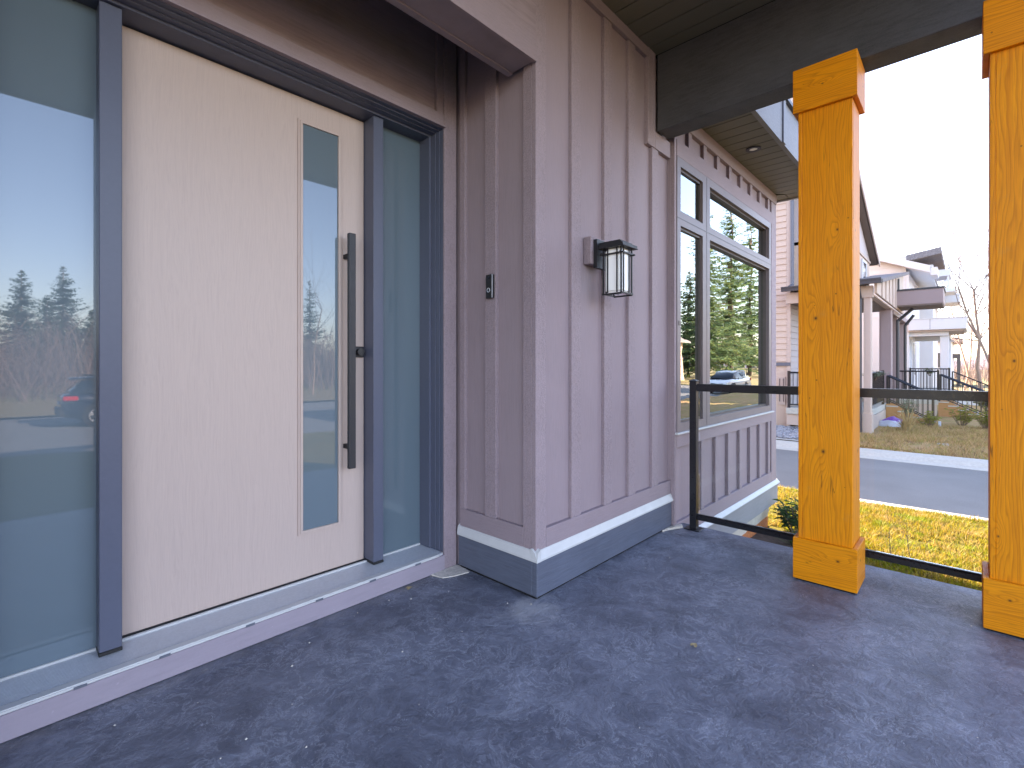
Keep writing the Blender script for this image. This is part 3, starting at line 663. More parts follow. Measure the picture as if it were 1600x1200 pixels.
for s in (-1, 1):
    for o_ in (-0.030, 0.030):
        box('cage_bar', LX + o_ - 0.003, LX + o_ + 0.003, LY + s * rr - 0.003, LY + s * rr + 0.003, 1.610, 1.8595, 'black_metal', cage)
        box('cage_bar', LX + s * rr - 0.003, LX + s * rr + 0.003, LY + o_ - 0.003, LY + o_ + 0.003, 1.610, 1.8595, 'black_metal', cage)
    for zc in (1.606, 1.832):
        ext = 0.076 if zc > 1.7 else 0.060
        box('cross_bar', LX - ext, LX + ext, LY + s * (rr + 0.0045) - 0.004, LY + s * (rr + 0.0045) + 0.004, zc - 0.004, zc + 0.004, 'black_metal', cage)
        box('cross_bar', LX + s * (rr + 0.0045) - 0.004, LX + s * (rr + 0.0045) + 0.004, LY - ext, LY + ext, zc - 0.0085, zc - 0.0005, 'black_metal', cage)
box('glass_shade', LX - 0.052, LX + 0.052, LY - 0.052, LY + 0.052, 1.612, 1.860, 'opal_glass', ln, 0.010, 2)

db = thing('doorbell', 'slim black video doorbell on the narrow wall beside the door', 'doorbell', (1.87, 1.93, 1.57))
box('body', 1.866, 1.8878, 1.905, 1.955, 1.572, 1.704, 'black_metal', db, 0.003)
box('body_edge', 1.8650, 1.8688, 1.9020, 1.9048, 1.574, 1.702, 'aluminium', db)
V, F = [], []
for i in range(28):
    for r_ in (0.0095, 0.0125):
        for x_ in (1.8655, 1.8642): V.append((x_, 1.931 + r_ * math.cos(i * 2 * math.pi / 28), 1.617 + r_ * math.sin(i * 2 * math.pi / 28)))
for i in range(28):
    a = 4 * i; b2 = 4 * ((i + 1) % 28)
    F += [(a + 1, a + 3, b2 + 3, b2 + 1), (a, b2, b2 + 2, a + 2), (a, a + 1, b2 + 1, b2), (a + 2, b2 + 2, b2 + 3, a + 3)]
mesh('button_ring', V, F, 'bell_ring', db)
cyl('camera_lens', (1.8655, 1.931, 1.684), (1.8645, 1.931, 1.684), 0.008, 'car_glass', db, 20)

dl = thing('recessed_light', 'small round recessed light in the bay soffit', 'downlight', (4.63, 1.39, 3.13))
def ring3(name, c, r0, r1, z0, z1, mat, parent, n=32):
    V, F = [], []
    for i in range(n):
        ca, sa = math.cos(2 * math.pi * i / n), math.sin(2 * math.pi * i / n)
        for r_, z_ in ((r0, z0), (r1, z0), (r1, z1), (r0, z1)): V.append((c[0] + r_ * ca, c[1] + r_ * sa, z_))
    for i in range(n):
        a = 4 * i; b2 = 4 * ((i + 1) % n)
        F += [(a + j, a + (j + 1) % 4, b2 + (j + 1) % 4, b2 + j) for j in range(4)]
    return mesh(name, V, F, mat, parent)
ring3('trim_ring', (4.63, 1.39), 0.034, 0.062, 3.126, 3.1347, 'gutter_metal', dl)
cyl('lens', (4.63, 1.39, 3.1300), (4.63, 1.39, 3.1347), 0.0335, 'opal_glass', dl, 24)

# leaf scraps and grit on the porch floor
def scrap_leaf(label, x, y, r_):
    V = [(x, y, 0.006)] + [(x + r_ * (0.6 + 0.4 * math.cos(3 * a)) * math.cos(a), y + r_ * 0.55 * math.sin(a), 0.003 + 0.006 * abs(math.sin(a * 1.5))) for a in (i * 0.628 for i in range(10))]
    tag(mesh('fallen_leaf', V, [(0, 1 + i, 1 + (i + 1) % 10) for i in range(10)], 'straw'), label, 'leaf')
MATS_LATE = [('dry leaf scrap on the porch floor against the door sill', 1.515, 2.185, 0.028), ('yellowed leaf scrap in the middle of the porch floor', 2.04, 0.85, 0.026)]
for a_ in MATS_LATE: scrap_leaf(*a_)
V, F = [], []
for _ in range(60):
    x_ = random.uniform(0.2, 3.4); y_ = 2.21 - abs(random.gauss(0, 0.35)) if x_ < 1.85 and random.random() < 0.5 else random.uniform(-0.3, 1.55)
    r_ = random.uniform(0.0015, 0.005); k_ = len(V)
    for dx, dy, dz in ((1, 0, 0), (0, 1, 0), (-1, 0, 0), (0, -1, 0), (0, 0, 1)): V.append((x_ + dx * r_ * random.uniform(0.6, 1.3), y_ + dy * r_ * random.uniform(0.6, 1.3), 0.001 + dz * r_))
    F += [(k_ + a, k_ + (a + 1) % 4, k_ + 4) for a in range(4)]
gt = mesh('grit', V, F, 'caulk'); gt['kind'] = 'stuff'; gt['label'] = 'pale grit scattered on the porch floor'; gt['category'] = 'grit'

# ------------------------------------------------------------------ houses across the lane
def lap_x(X, y0, y1, z0, z1, pitch, mat, parent):          # lap boards on a wall that faces -X
    z = z0
    while z < z1:
        t = min(z + pitch, z1); prism('siding_board', [(X - 0.032, z), (X - 0.001, z), (X - 0.001, t), (X - 0.006, t)], 'y', y0, y1, mat, parent); z += pitch
def lap_y(Y, x0, x1, z0, z1, pitch, mat, parent):          # ... that faces -Y
    z = z0
    while z < z1:
        t = min(z + pitch, z1); prism('siding_board', [(Y - 0.032, z), (Y - 0.001, z), (Y - 0.001, t), (Y - 0.006, t)], 'x', x0, x1, mat, parent); z += pitch
def stair(parent, x0, x1, ytop, ztop, ybot, zbot, n, mat):
    st = None
    for xa in (x0, x1 - 0.05):
        poly = [(ytop, ztop), (ytop, zbot - 0.1), (ybot - 0.1, zbot - 0.1), (ybot - 0.1, zbot + 0.02), (ytop - 0.22, ztop)]
        o = prism('stringer', poly, 'x', xa, xa + 0.05, mat, parent)
        st = st or o
    for i in range(n):
        ya = ytop - (ytop - ybot) * (i + 1) / n; zt = ztop - (ztop - zbot) * (i + 0.6) / n
        box('tread', x0 - 0.02, x1 + 0.02, ya - 0.02, ya + (ytop - ybot) / n, zt, zt + 0.04, 'kerb_concrete', parent)
def slope_rail(parent, x, ya, za, yb, zb, n=7):
    V, F = [], []; tube(V, F, (x, ya, za + 0.92), (x, yb, zb + 0.92), 0.026, 0.026, 4); mesh('handrail', V, F, 'black_rail', parent)
    V, F = [], []; tube(V, F, (x, ya, za + 0.12), (x, yb, zb + 0.12), 0.018, 0.018, 4); mesh('handrail', V, F, 'black_rail', parent)
    for i in range(n + 1):
        f = i / n; y_ = ya + (yb - ya) * f; z_ = za + (zb - za) * f
        r_ = 0.024 if i in (0, n) else 0.009
        box('picket', x - r_, x + r_, y_ - r_, y_ + r_, z_ - (0.05 if i in (0, n) else -0.12), z_ + 0.92, 'black_rail', parent)
def flat_rail(parent, p0, p1, z, n):
    (xa, ya), (xb, yb) = p0, p1
    for zz, r_ in ((1.04, 0.028), (0.10, 0.018)):
        V, F = [], []; tube(V, F, (xa, ya, z + zz), (xb, yb, z + zz), r_, r_, 4); mesh('top_rail' if zz > 1 else 'bottom_rail', V, F, 'black_rail', parent)
    for i in range(n + 1):
        f = i / n; x_ = xa + (xb - xa) * f; y_ = ya + (yb - ya) * f; e = i in (0, n); r_ = 0.035 if e else 0.009
        box('post' if e else 'picket', x_ - r_, x_ + r_, y_ - r_, y_ + r_, z + (0.0 if e else 0.1), z + (1.09 if e else 1.04), 'black_rail', parent)

A = thing('house', 'cream and lilac house just across the lane with dark gutters and raised porch', 'house', (18, 4, -0.7))
aw = boxes('wall', [(16.42, 27, 3.92, 26, -0.9, 10.4), (16.9, 21.6, 2.57, 3.92, 3.5, 5.0)], 'cream_siding', A)  # main block's unseen height and depth shaped to throw shade over the lane
lap_x(16.42, 3.99, 6.2, 1.32, 7.25, 0.185, 'cream_siding', aw)
lap_y(3.92, 16.50, 19.8, 3.6, 6.9, 0.185, 'pale_siding', aw)
lap_y(3.92, 16.55, 19.8, 0.0, 3.2, 0.185, 'pale_siding', aw)
boxes('corner_trim', [(16.385, 16.419, 3.88, 3.985, -0.5, 10.38), (16.42, 16.50, 3.885, 3.919, -0.5, 10.38)], 'cream_trim', A)
box('water_table', 16.36, 16.419, 3.88, 7, 1.19, 1.29, 'pipe_metal', A)
boxes('service_panel', [(16.38, 16.419, 4.02, 4.22, 0.0, 0.85)], 'cream_trim', A)
boxes('service_frame', [(16.365, 16.379, 4.06, 4.075, 0.1, 0.8), (16.365, 16.379, 4.165, 4.18, 0.1, 0.8), (16.365, 16.379, 4.075, 4.165, 0.42, 0.44)], 'window_dark', A)
aw2 = boxes('window', [(17.0, 17.08, 3.87, 3.918, 3.95, 5.9), (18.0, 18.08, 3.87, 3.918, 3.95, 5.9), (17.08, 18.0, 3.87, 3.918, 3.95, 4.05), (17.08, 18.0, 3.87, 3.918, 5.8, 5.9)], 'white_trim', A)
box('window_pane', 17.08, 18.0, 3.885, 3.899, 4.05, 5.8, 'car_glass', aw2)
cyl('downpipe', (16.36, 3.83, 3.55), (16.36, 3.83, 7.2), 0.055, 'pipe_metal', A, 10)
V, F = [], []; tube(V, F, (16.36, 3.83, 3.60), (15.95, 3.80, 3.50), 0.055, 0.055, 8); mesh('downpipe_shoe', V, F, 'pipe_metal', A)
# lean-to roof over the porch
lr = prism('porch_roof', [(15.62, 3.44), (23.5, 4.72), (23.5, 4.62), (15.62, 3.34)], 'y', 1.58, 3.9, 'shingle', A)
box('gutter', 15.52, 15.635, 1.60, 3.92, 3.33, 3.455, 'gutter_metal', A)
box('gutter_lip', 15.50, 15.5195, 1.60, 3.92, 3.42, 3.46, 'gutter_metal', A)
prism('gable_infill', [(16.0, 3.12), (23.4, 3.12), (23.4, 4.60), (16.0, 3.38)], 'y', 1.74, 1.80, 'cream_siding', A)
boxes('porch_frieze', [(15.95, 16.15, 1.83, 3.9, 3.02, 3.33), (16.15, 21.0, 1.83, 1.98, 3.08, 3.119)], 'cream_trim', A)
for xg in (16.9, 17.8, 18.7, 19.6, 20.5): box('gable_batten', xg, xg + 0.07, 1.715, 1.7395, 3.12, 3.44 + (xg - 16) * 0.16, 'cream_trim', A)
box('porch_ceiling', 16.15, 21, 1.98, 3.9, 3.06, 3.12, 'brown_soffit', A)
ca = box('corner_post', 15.98, 16.25, 1.87, 2.03, -0.75, 3.02, 'cream_trim', A, 0.01)
box('post_plinth', 15.95, 16.28, 1.84, 2.06, -0.75, -0.1, 'cream_trim', ca, 0.01)
box('post_band', 15.965, 16.265, 1.855, 2.045, -0.099, -0.06, 'cream_siding', ca)
cyl('downpipe', (15.90, 2.10, -0.6), (15.90, 2.10, 3.0), 0.045, 'gutter_metal', A, 10)
V, F = [], []; tube(V, F, (15.90, 2.10, 3.0), (15.62, 2.10, 3.30), 0.045, 0.045, 8); mesh('downpipe_elbow', V, F, 'gutter_metal', A)
dk = boxes('porch_deck', [(16.0, 20.4, 1.95, 3.9, -0.22, -0.05)], 'kerb_concrete', A)
boxes('deck_skirt', [(16.05, 16.10, 2.06, 3.9, -0.55, -0.23), (16.28, 19.85, 1.93, 1.97, -0.62, -0.23)], 'cream_trim', A)
flat_rail(A, (16.1, 2.12), (16.1, 3.85), -0.05, 16)
flat_rail(A, (16.4, 1.97), (19.5, 1.97), -0.05, 26)
pl = box('large_post', 20.5, 20.95, 1.85, 2.17, -0.6, 3.12, 'lilac_panel', A, 0.01)
box('post_panel', 20.488, 20.499, 1.90, 2.12, 0.1, 2.9, 'lilac_panel', pl)
for xa, xb in ((22.4, 22.75), (25.8, 26.2)): box('post', xa, xb, 1.85, 2.10, -0.6, 2.95, 'lilac_panel', A, 0.01)
boxes('post_beam', [(21.0, 27, 1.82, 2.1, 2.955, 3.118)], 'lilac_panel', A)
box('balcony', 21.0, 22.7, 0.56, 1.83, 3.235, 3.72, 'lilac_panel', A, 0.01)
box('balcony_cap', 20.97, 22.73, 0.53, 1.83, 3.725, 3.775, 'gutter_metal', A)
box('balcony_soffit', 21.02, 22.68, 0.58, 1.83, 3.195, 3.234, 'brown_soffit', A)
cyl('balcony_post', (21.05, 1.70, 3.776), (21.05, 1.70, 4.15), 0.03, 'gutter_metal', A, 8)
for xx in (21.5, 24.3):
    V, F = [], []
    tube(V, F, (xx, 1.35 if xx < 22 else 1.5, 3.15), (xx, 1.76, 2.75), 0.05, 0.05, 8); tube(V, F, (xx, 1.76, 2.78), (xx, 1.76, -0.6), 0.05, 0.05, 8)
    mesh('downpipe', V, F, 'gutter_metal', A)
# gabled dormer storey
prism('gable_wall', [(16.9, 4.9), (21.6, 4.9), (21.6, 5.02), (17.0, 7.0), (16.9, 6.96)], 'y', 2.565, 3.9, 'pale_siding', A)
rk = prism('gable_roof', [(22.05, 4.90), (22.05, 5.02), (16.6, 7.40), (15.9, 7.10), (15.9, 6.98), (16.6, 7.28)], 'y', 2.34, 6.5, 'shingle', A)
prism('gable_soffit', [(22.0, 4.855), (22.0, 4.90), (16.6, 7.26), (16.6, 7.21)], 'y', 2.37, 3.9, 'brown_soffit', A)
prism('rake_board', [(22.06, 4.80), (22.06, 5.03), (16.6, 7.41), (16.6, 7.18)], 'y', 2.31, 2.339, 'cream_trim', A)
gw = boxes('window', [(19.7, 19.78, 2.52, 2.564, 3.95, 4.75), (20.5, 20.58, 2.52, 2.564, 3.95, 4.75), (19.78, 20.5, 2.52, 2.564, 4.67, 4.75), (19.78, 20.5, 2.52, 2.564, 3.95, 4.03)], 'white_trim', A)
box('window_pane', 19.78, 20.5, 2.535, 2.55, 4.03, 4.67, 'car_glass', gw)
box('belt_board', 16.9, 21.62, 2.535, 2.5645, 4.86, 4.94, 'cream_trim', A)
prism('lane_shade_roof', [(15.95, 10.42), (27.4, 9.7), (27.4, 9.9), (15.95, 10.62)], 'y', 3.6, 26.4, 'shingle', A)  # unseen roof, raised so its shadow reaches across the lane
# stairs, second porch
stair(A, 19.9, 20.5, 1.93, -0.05, 0.75, -0.68, 4, 'stair_wood')
slope_rail(A, 19.93, 1.90, -0.05, 0.78, -0.66, 9); slope_rail(A, 20.46, 1.90, -0.05, 0.78, -0.66, 9)
box('porch_deck', 23.0, 27, 0.75, 3.9, -0.2, -0.05, 'kerb_concrete', A)
box('deck_skirt', 23.02, 23.06, 0.78, 3.9, -0.68, -0.21, 'cream_trim', A)
flat_rail(A, (23.03, 0.75), (23.03, 2.05), -0.05, 13)
stair(A, 23.1, 24.4, 0.75, -0.05, -0.55, -0.70, 5, 'stair_wood')
slope_rail(A, 23.12, 0.72, -0.05, -0.6, -0.72, 11); slope_rail(A, 24.38, 0.72, -0.05, -0.6, -0.72, 11)
cyl('drain_pipe', (16.30, 4.28, -0.75), (16.22, 4.32, -0.45), 0.05, 'orange_pipe', A, 10)
box('pile', 16.5, 16.75, 4.0, 4.2, -0.9, -0.2, 'stair_wood', A)

B = thing('house', 'white house with a deep white porch roof, behind the lilac balcony', 'house', (32, 3, -0.7))
bwall = boxes('wall', [(30.3, 38, 2.08, 14, -0.9, 5.75)], 'white_siding', B)
lap_x(30.3, 2.16, 4.6, 3.6, 6.6, 0.22, 'white_siding', bwall)
prism('gable_wall', [(2.08, 5.74), (14, 5.74), (8.2, 8.3)], 'x', 30.302, 30.4, 'white_siding', B)
box('corner_trim', 30.26, 30.299, 2.05, 2.155, -0.5, 5.7, 'white_trim', B)
prism('roof', [(1.2, 5.62), (8.2, 8.62), (15, 5.62), (15, 5.80), (8.2, 8.80), (1.2, 5.80)], 'x', 29.93, 39, 'shingle', B)
prism('rake_board', [(1.25, 5.55), (8.2, 8.55), (8.2, 8.88), (1.25, 5.88)], 'x', 29.87, 29.929, 'white_trim', B)
prism('eave_soffit', [(1.22, 5.54), (2.2, 5.96), (2.2, 6.02), (1.22, 5.60)], 'x', 29.94, 38.9, 'white_trim', B)
box('eave_box', 29.88, 31.5, 1.0, 1.24, 5.42, 5.78, 'white_trim', B)
box('porch_roof', 30.0, 34.5, 0.0, 2.06, 2.875, 3.39, 'white_trim', B, 0.01)
box('roof_cap', 29.97, 34.53, -0.03, 2.06, 3.392, 3.42, 'white_trim', B)
box('fascia_joint', 29.996, 29.9995, 1.26, 1.275, 2.9, 3.38, 'pipe_metal', B)
box('porch_soffit', 30.1, 34.4, 0.1, 2.06, 2.80, 2.874, 'cream_trim', B)
boxes('porch_frieze', [(30.35, 30.5, 0.62, 2.06, 2.60, 2.80), (34.0, 34.2, 0.62, 2.06, 2.5, 2.80)], 'white_trim', B)
for xp in (30.5, 34.0): box('porch_post', xp, xp + 0.4, 0.61, 0.93, -0.6, 2.60, 'white_trim', B, 0.01)
boxes('porch_deck', [(30.2, 35, 0.55, 2.06, -0.2, 0.0)], 'kerb_concrete', B)
bd = box('door', 31.6, 32.5, 2.02, 2.079, 0.0, 2.3, 'frame_paint', B); boxes('door_trim', [(31.45, 31.59, 2.0, 2.079, 0, 2.5), (32.51, 32.65, 2.0, 2.079, 0, 2.5), (31.59, 32.51, 2.0, 2.079, 2.32, 2.5)], 'white_trim', bd)
b2 = box('window', 33.0, 33.9, 2.02, 2.079, 0.7, 2.3, 'car_glass', B)
flat_rail(B, (30.25, 0.6), (30.25, 2.0), 0.0, 14)
stair(B, 30.6, 32, 0.55, 0.0, -0.8, -0.72, 5, 'white_trim')
slope_rail(B, 30.62, 0.5, 0.0, -0.85, -0.7, 10)

C = thing('house', 'far white house with stepped roof and balconies above the lilac balcony', 'house', (42, 3, -0.7))
cw = boxes('wall', [(40, 47, 1.55, 12, -0.9, 7.5)], 'white_siding', C)
lap_x(40, 1.6, 3.9, 5.6, 7.4, 0.25, 'white_siding', cw)
prism('roof', [(1.15, 8.02), (4.4, 7.55), (12.5, 7.5), (12.5, 7.7), (4.4, 7.9), (1.15, 8.42)], 'x', 39.3, 47.5, 'shingle', C)
box('balcony', 40.2, 42.5, 0.75, 1.54, 6.75, 7.15, 'white_trim', C); box('balcony_floor', 40.2, 42.5, 0.55, 1.54, 5.75, 6.0, 'white_trim', C)
for ys in (0.8, 1.4): box('balcony_post', 40.25, 40.35, ys, ys + 0.1, 6.0, 6.75, 'white_trim', C)
prism('balcony_brace', [(0.85, 6.45), (1.45, 6.10), (1.45, 6.2), (0.85, 6.55)], 'x', 40.2, 40.28, 'white_trim', C)
box('lower_balcony', 43, 46, 0.35, 1.54, 5.35, 5.9, 'white_trim', C); box('balcony_window', 40.9, 41.9, 1.51, 1.549, 6.05, 6.7, 'car_glass', C)
D = thing('house', 'farthest pale house with a dark roof edge, left of the bare trees', 'house', (62, 3, -0.7))
boxes('wall', [(62, 70, 1.0, 10, -0.9, 3.4)], 'white_siding', D); box('roof', 61.5, 70.5, 0.3, 10.5, 3.4, 3.75, 'shingle', D)
boxes('porch', [(62, 66, 0.45, 0.99, 1.9, 2.3), (62, 62.3, 0.45, 0.7, -0.8, 1.9)], 'gutter_metal', D)
box('window', 61.95, 61.999, 1.3, 2.3, 1.0, 2.4, 'car_glass', D)

E_ = thing('house', 'tan house across the street seen reflected in the narrow bay pane', 'house', (50, -26, -0.7))
boxes('wall', [(50, 62, -33, -24, -0.9, 4.2)], 'tan_siding', E_); prism('roof', [(-34, 4.1), (-28.5, 6.6), (-23.2, 4.1), (-23.2, 4.3), (-28.5, 6.8), (-34, 4.3)], 'x', 49.4, 62.6, 'shingle', E_)
box('garage_door', 49.95, 49.999, -30, -25.5, -0.7, 1.6, 'white_siding', E_)
for xw in (52, 56, 59): box('window', xw, xw + 1.6, -23.999, -23.95, 1.0, 2.6, 'car_glass', E_)

# ------------------------------------------------------------------ parked vehicles
def suv(label, loc, rotz, paint, group):
    root = bpy.data.objects.new('parked_car', None); COL.objects.link(root)
    root.location = loc; root.rotation_euler = (0, 0, rotz); tag(root, label, 'car', group)
    def loft(name, st, mat, smooth=True):
        V, F = [], []; n = len(st[0][1])
        for xx, pts in st:
            for (yy, zz) in pts: V.append((xx, yy, zz))
            for (yy, zz) in pts[::-1]: V.append((xx, -yy, zz))
        m = 2 * n
        for i in range(len(st) - 1):
            for j in range(m):
                a = i * m + j; b = i * m + (j + 1) % m; F.append((a, b, b + m, a + m))
        F.append(tuple(range(m))[::-1]); F.append(tuple((len(st) - 1) * m + j for j in range(m)))
        me = bpy.data.meshes.new(name); me.from_pydata(V, [], F)
        bm = bmesh.new(); bm.from_mesh(me); bmesh.ops.recalc_face_normals(bm, faces=bm.faces[:]); bm.to_mesh(me); bm.free()
        o = bpy.data.objects.new(name, me); COL.objects.link(o); me.materials.append(MAT[mat]); o.parent = root
        if smooth:
            for p in me.polygons: p.use_smooth = len(p.vertices) == 4
        return o
    def sec(w, z0, zt, k=1.0): return [(w * 0.86, z0), (w, z0 + 0.22), (w * 1.0, zt - 0.22), (w * 0.965, zt - 0.05), (w * 0.90 * k, zt)]
    loft('body', [(-2.30, sec(0.78, 0.45, 0.98)), (-2.20, sec(0.88, 0.32, 1.06)), (-1.7, sec(0.92, 0.26, 1.09)), (0.0, sec(0.93, 0.24, 1.06)), (0.9, sec(0.93, 0.25, 1.04)), (1.35, sec(0.92, 0.26, 1.02)), (2.0, sec(0.88, 0.28, 0.92)), (2.22, sec(0.80, 0.34, 0.80)), (2.30, sec(0.70, 0.42, 0.70))], paint)
    def cab(w0, zt, w1): return [(w0, 1.03), (w0 * 0.98, 1.12), (w1, zt - 0.06), (w1 * 0.9, zt)]
    loft('windows', [(-2.10, cab(0.80, 1.16, 0.78)), (-1.75, cab(0.85, 1.50, 0.70)), (-1.2, cab(0.86, 1.60, 0.69)), (0.0, cab(0.86, 1.61, 0.69)), (0.55, cab(0.85, 1.52, 0.70)), (1.25, cab(0.80, 1.08, 0.78))], 'car_glass')
    loft('roof', [(-2.12, [(0.66, 1.545), (0.70, 1.575), (0.60, 1.60)]), (-1.2, [(0.66, 1.58), (0.71, 1.62), (0.6, 1.655)]), (0.0, [(0.66, 1.58), (0.71, 1.62), (0.6, 1.66)]), (0.5, [(0.66, 1.50), (0.70, 1.54), (0.6, 1.57)])], paint)
    def lb(name, x0, x1, y0, y1, z0, z1, mat):
        me = bpy.data.meshes.new(name); me.from_pydata(boxv(x0, x1, y0, y1, z0, z1), [], BOXF); bevel_mesh(me, 0.02, 2)
        o = bpy.data.objects.new(name, me); COL.objects.link(o); me.materials.append(MAT[mat]); o.parent = root; return o
    for s in (-1, 1):
        lb('tail_light', -2.27, -1.90, s * 0.90 - 0.06, s * 0.90 + 0.06, 0.88, 1.02, 'tail_red')
        lb('headlight', 1.95, 2.26, s * 0.72 - 0.14, s * 0.72 + 0.14, 0.68, 0.82, 'alloy')
        lb('roof_rail', -1.7, 0.1, s * 0.66 - 0.02, s * 0.66 + 0.02, 1.66, 1.70, 'alloy')
        lb('mirror', 0.60, 0.75, s * 1.0 - 0.08, s * 1.0 + 0.08, 1.03, 1.16, paint)
        for px_ in (-0.35, -1.35): lb('pillar', px_ - 0.05, px_ + 0.05, s * 0.80 - 0.05, s * 0.80 + 0.05, 1.05, 1.58, paint)
        for xw in (-1.38, 1.38):
            def wl(name, segs, mat, r0, r1, yo, parent):
                V, F = [], []; tube(V, F, (xw, s * (0.93 - yo[0]), 0.36), (xw, s * (0.93 + yo[1]), 0.36), r0, r1, segs)
                me = bpy.data.meshes.new(name); me.from_pydata(V, [], F); o = bpy.data.objects.new(name, me); COL.objects.link(o); me.materials.append(MAT[mat]); o.parent = parent; return o
            wl('wheel_arch', 24, 'rubber_black', 0.42, 0.42, (0.2, 0.004), root)
            t_ = wl('wheel', 28, 'tyre', 0.355, 0.345, (0.2, 0.02), root)
            wl('hub', 24, 'tyre', 0.25, 0.25, (0.0, 0.022), t_)
            V, F = [], []
            for k_ in range(5):
                a_ = k_ * 2 * math.pi / 5 + 0.3
                for da in (-0.16, 0.16):
                    tube(V, F, (xw + 0.03 * math.cos(a_), s * 0.957, 0.36 + 0.03 * math.sin(a_)), (xw + 0.24 * math.cos(a_ + da), s * 0.957, 0.36 + 0.24 * math.sin(a_ + da)), 0.022, 0.026, 4)
            for k_ in range(24):
                a0 = k_ * 2 * math.pi / 24; a1 = a0 + 2 * math.pi / 24
                tube(V, F, (xw + 0.25 * math.cos(a0), s * 0.955, 0.36 + 0.25 * math.sin(a0)), (xw + 0.25 * math.cos(a1), s * 0.955, 0.36 + 0.25 * math.sin(a1)), 0.016, 0.016, 4)
            me = bpy.data.meshes.new('rim'); me.from_pydata(V, [], F); o = bpy.data.objects.new('rim', me); COL.objects.link(o); me.materials.append(MAT['alloy']); o.parent = t_
    lb('bumper', -2.36, -2.18, -0.80, 0.80, 0.36, 0.62, 'rubber_black'); lb('bumper', 2.2, 2.36, -0.74, 0.74, 0.34, 0.55, 'rubber_black')
    lb('grille', 2.27, 2.33, -0.42, 0.42, 0.58, 0.76, 'rubber_black'); lb('number_plate', -2.335, -2.30, -0.25, 0.25, 0.72, 0.84, 'white_plastic')
    return root
suv('dark blue parked car reflected in the tall left sidelite', (3.72, -17.0, -0.815), 0, 'paint_navy', 'cars parked on the street')
suv('white parked car reflected in the wide bay pane', (37, -9.6, -0.815), math.pi, 'paint_white', 'cars parked on the street')

# ------------------------------------------------------------------ vegetation
def grass(name, n, spot, zf, hmin, hmax, wid, mat, label):
    V, F = [], []
    for _ in range(n):
        x_, y_ = spot(); z_ = zf(x_, y_); a_ = random.uniform(0, 2 * math.pi); h_ = random.uniform(hmin, hmax)
        cx, sx = math.cos(a_) * wid, math.sin(a_) * wid; lx, ly = random.gauss(0, h_ * 0.55), random.gauss(0, h_ * 0.55); k_ = len(V)
        V += [(x_ - cx, y_ - sx, z_ - 0.005), (x_ + cx, y_ + sx, z_ - 0.005), (x_ + lx, y_ + ly, z_ + h_)]; F.append((k_, k_ + 1, k_ + 2))
    o = mesh(name, V, F, mat); o['kind'] = 'stuff'; o['label'] = label; o['category'] = 'grass'; return o
def near_spot():
    while True:
        x_ = random.uniform(4.2, 8.05); y_ = random.uniform(-1.2, 1.62) if random.random() < 0.78 else random.uniform(1.6, 3.6)
        if y_ > 1.45 and x_ < 6.0: continue
        if x_ < 5.55 and y_ > 0.95: continue
        n_ = math.sin(3.1 * x_ + 1.7 * y_) * math.sin(2.2 * y_ - 1.3 * x_) + 0.4 * math.sin(9 * x_) * math.sin(8 * y_ + 2 * x_)
        n_ += 0.8 * math.sin(17 * x_ + 5 * math.sin(4 * y_)) * math.sin(19 * y_ + 4 * math.sin(5 * x_))
        if random.random() < 0.55 + 0.42 * n_: return x_, y_
grass('lawn_grass', 60000, near_spot, lambda x, y: zlawn(x, y) if y < 1.62 else -0.62, 0.015, 0.065, 0.006, 'grass_blade', 'sunlit yellow green grass between the porch and the lane')
def far_spot():
    while True:
        x_ = random.uniform(13.55, 19.5); y_ = random.uniform(-2.2, 2.6)
        if x_ > 15.9 and y_ > 1.75: continue
        if random.random() < 0.5 + 0.5 * math.sin(2.1 * x_ + 3 * y_) * math.sin(1.3 * x_ - 2 * y_): return x_, y_
grass('dry_grass', 22000, far_spot, zyard, 0.03, 0.11, 0.010, 'dry_blade', 'dry brown grass in front of the houses across the lane')
# gravel beside the far house
V, F = [], []
for _ in range(1500):
    x_ = random.uniform(13.7, 16.3); y_ = random.uniform(2.2, 5.2); r_ = random.uniform(0.025, 0.06); z_ = -0.63; k_ = len(V)
    for dx, dy, dz in ((1, 0, 0), (0, 1, 0), (-1, 0, 0), (0, -1, 0), (0, 0, 0.8), (0, 0, -0.8)):
        V.append((x_ + dx * r_ * random.uniform(0.7, 1.2), y_ + dy * r_ * random.uniform(0.7, 1.2), z_ + dz * r_))
    F += [(k_ + a, k_ + (a + 1) % 4, k_ + 4) for a in range(4)] + [(k_ + (a + 1) % 4, k_ + a, k_ + 5) for a in range(4)]
gv = mesh('gravel', V, F, 'gravel_stone'); gv['kind'] = 'stuff'; gv['label'] = 'grey gravel strip beside the cream house'; gv['category'] = 'gravel'
struct(sheet('gravel_bed', 13.5, 16.4, 2.1, 8, lambda x, y: -0.655, 4, 6, 'kerb_concrete'))
struct(sheet('soil_bed', 3.6, 5.62, 0.9, 1.66, lambda x, y: zlawn(x, y) + 0.03, 10, 6, 'soil'))

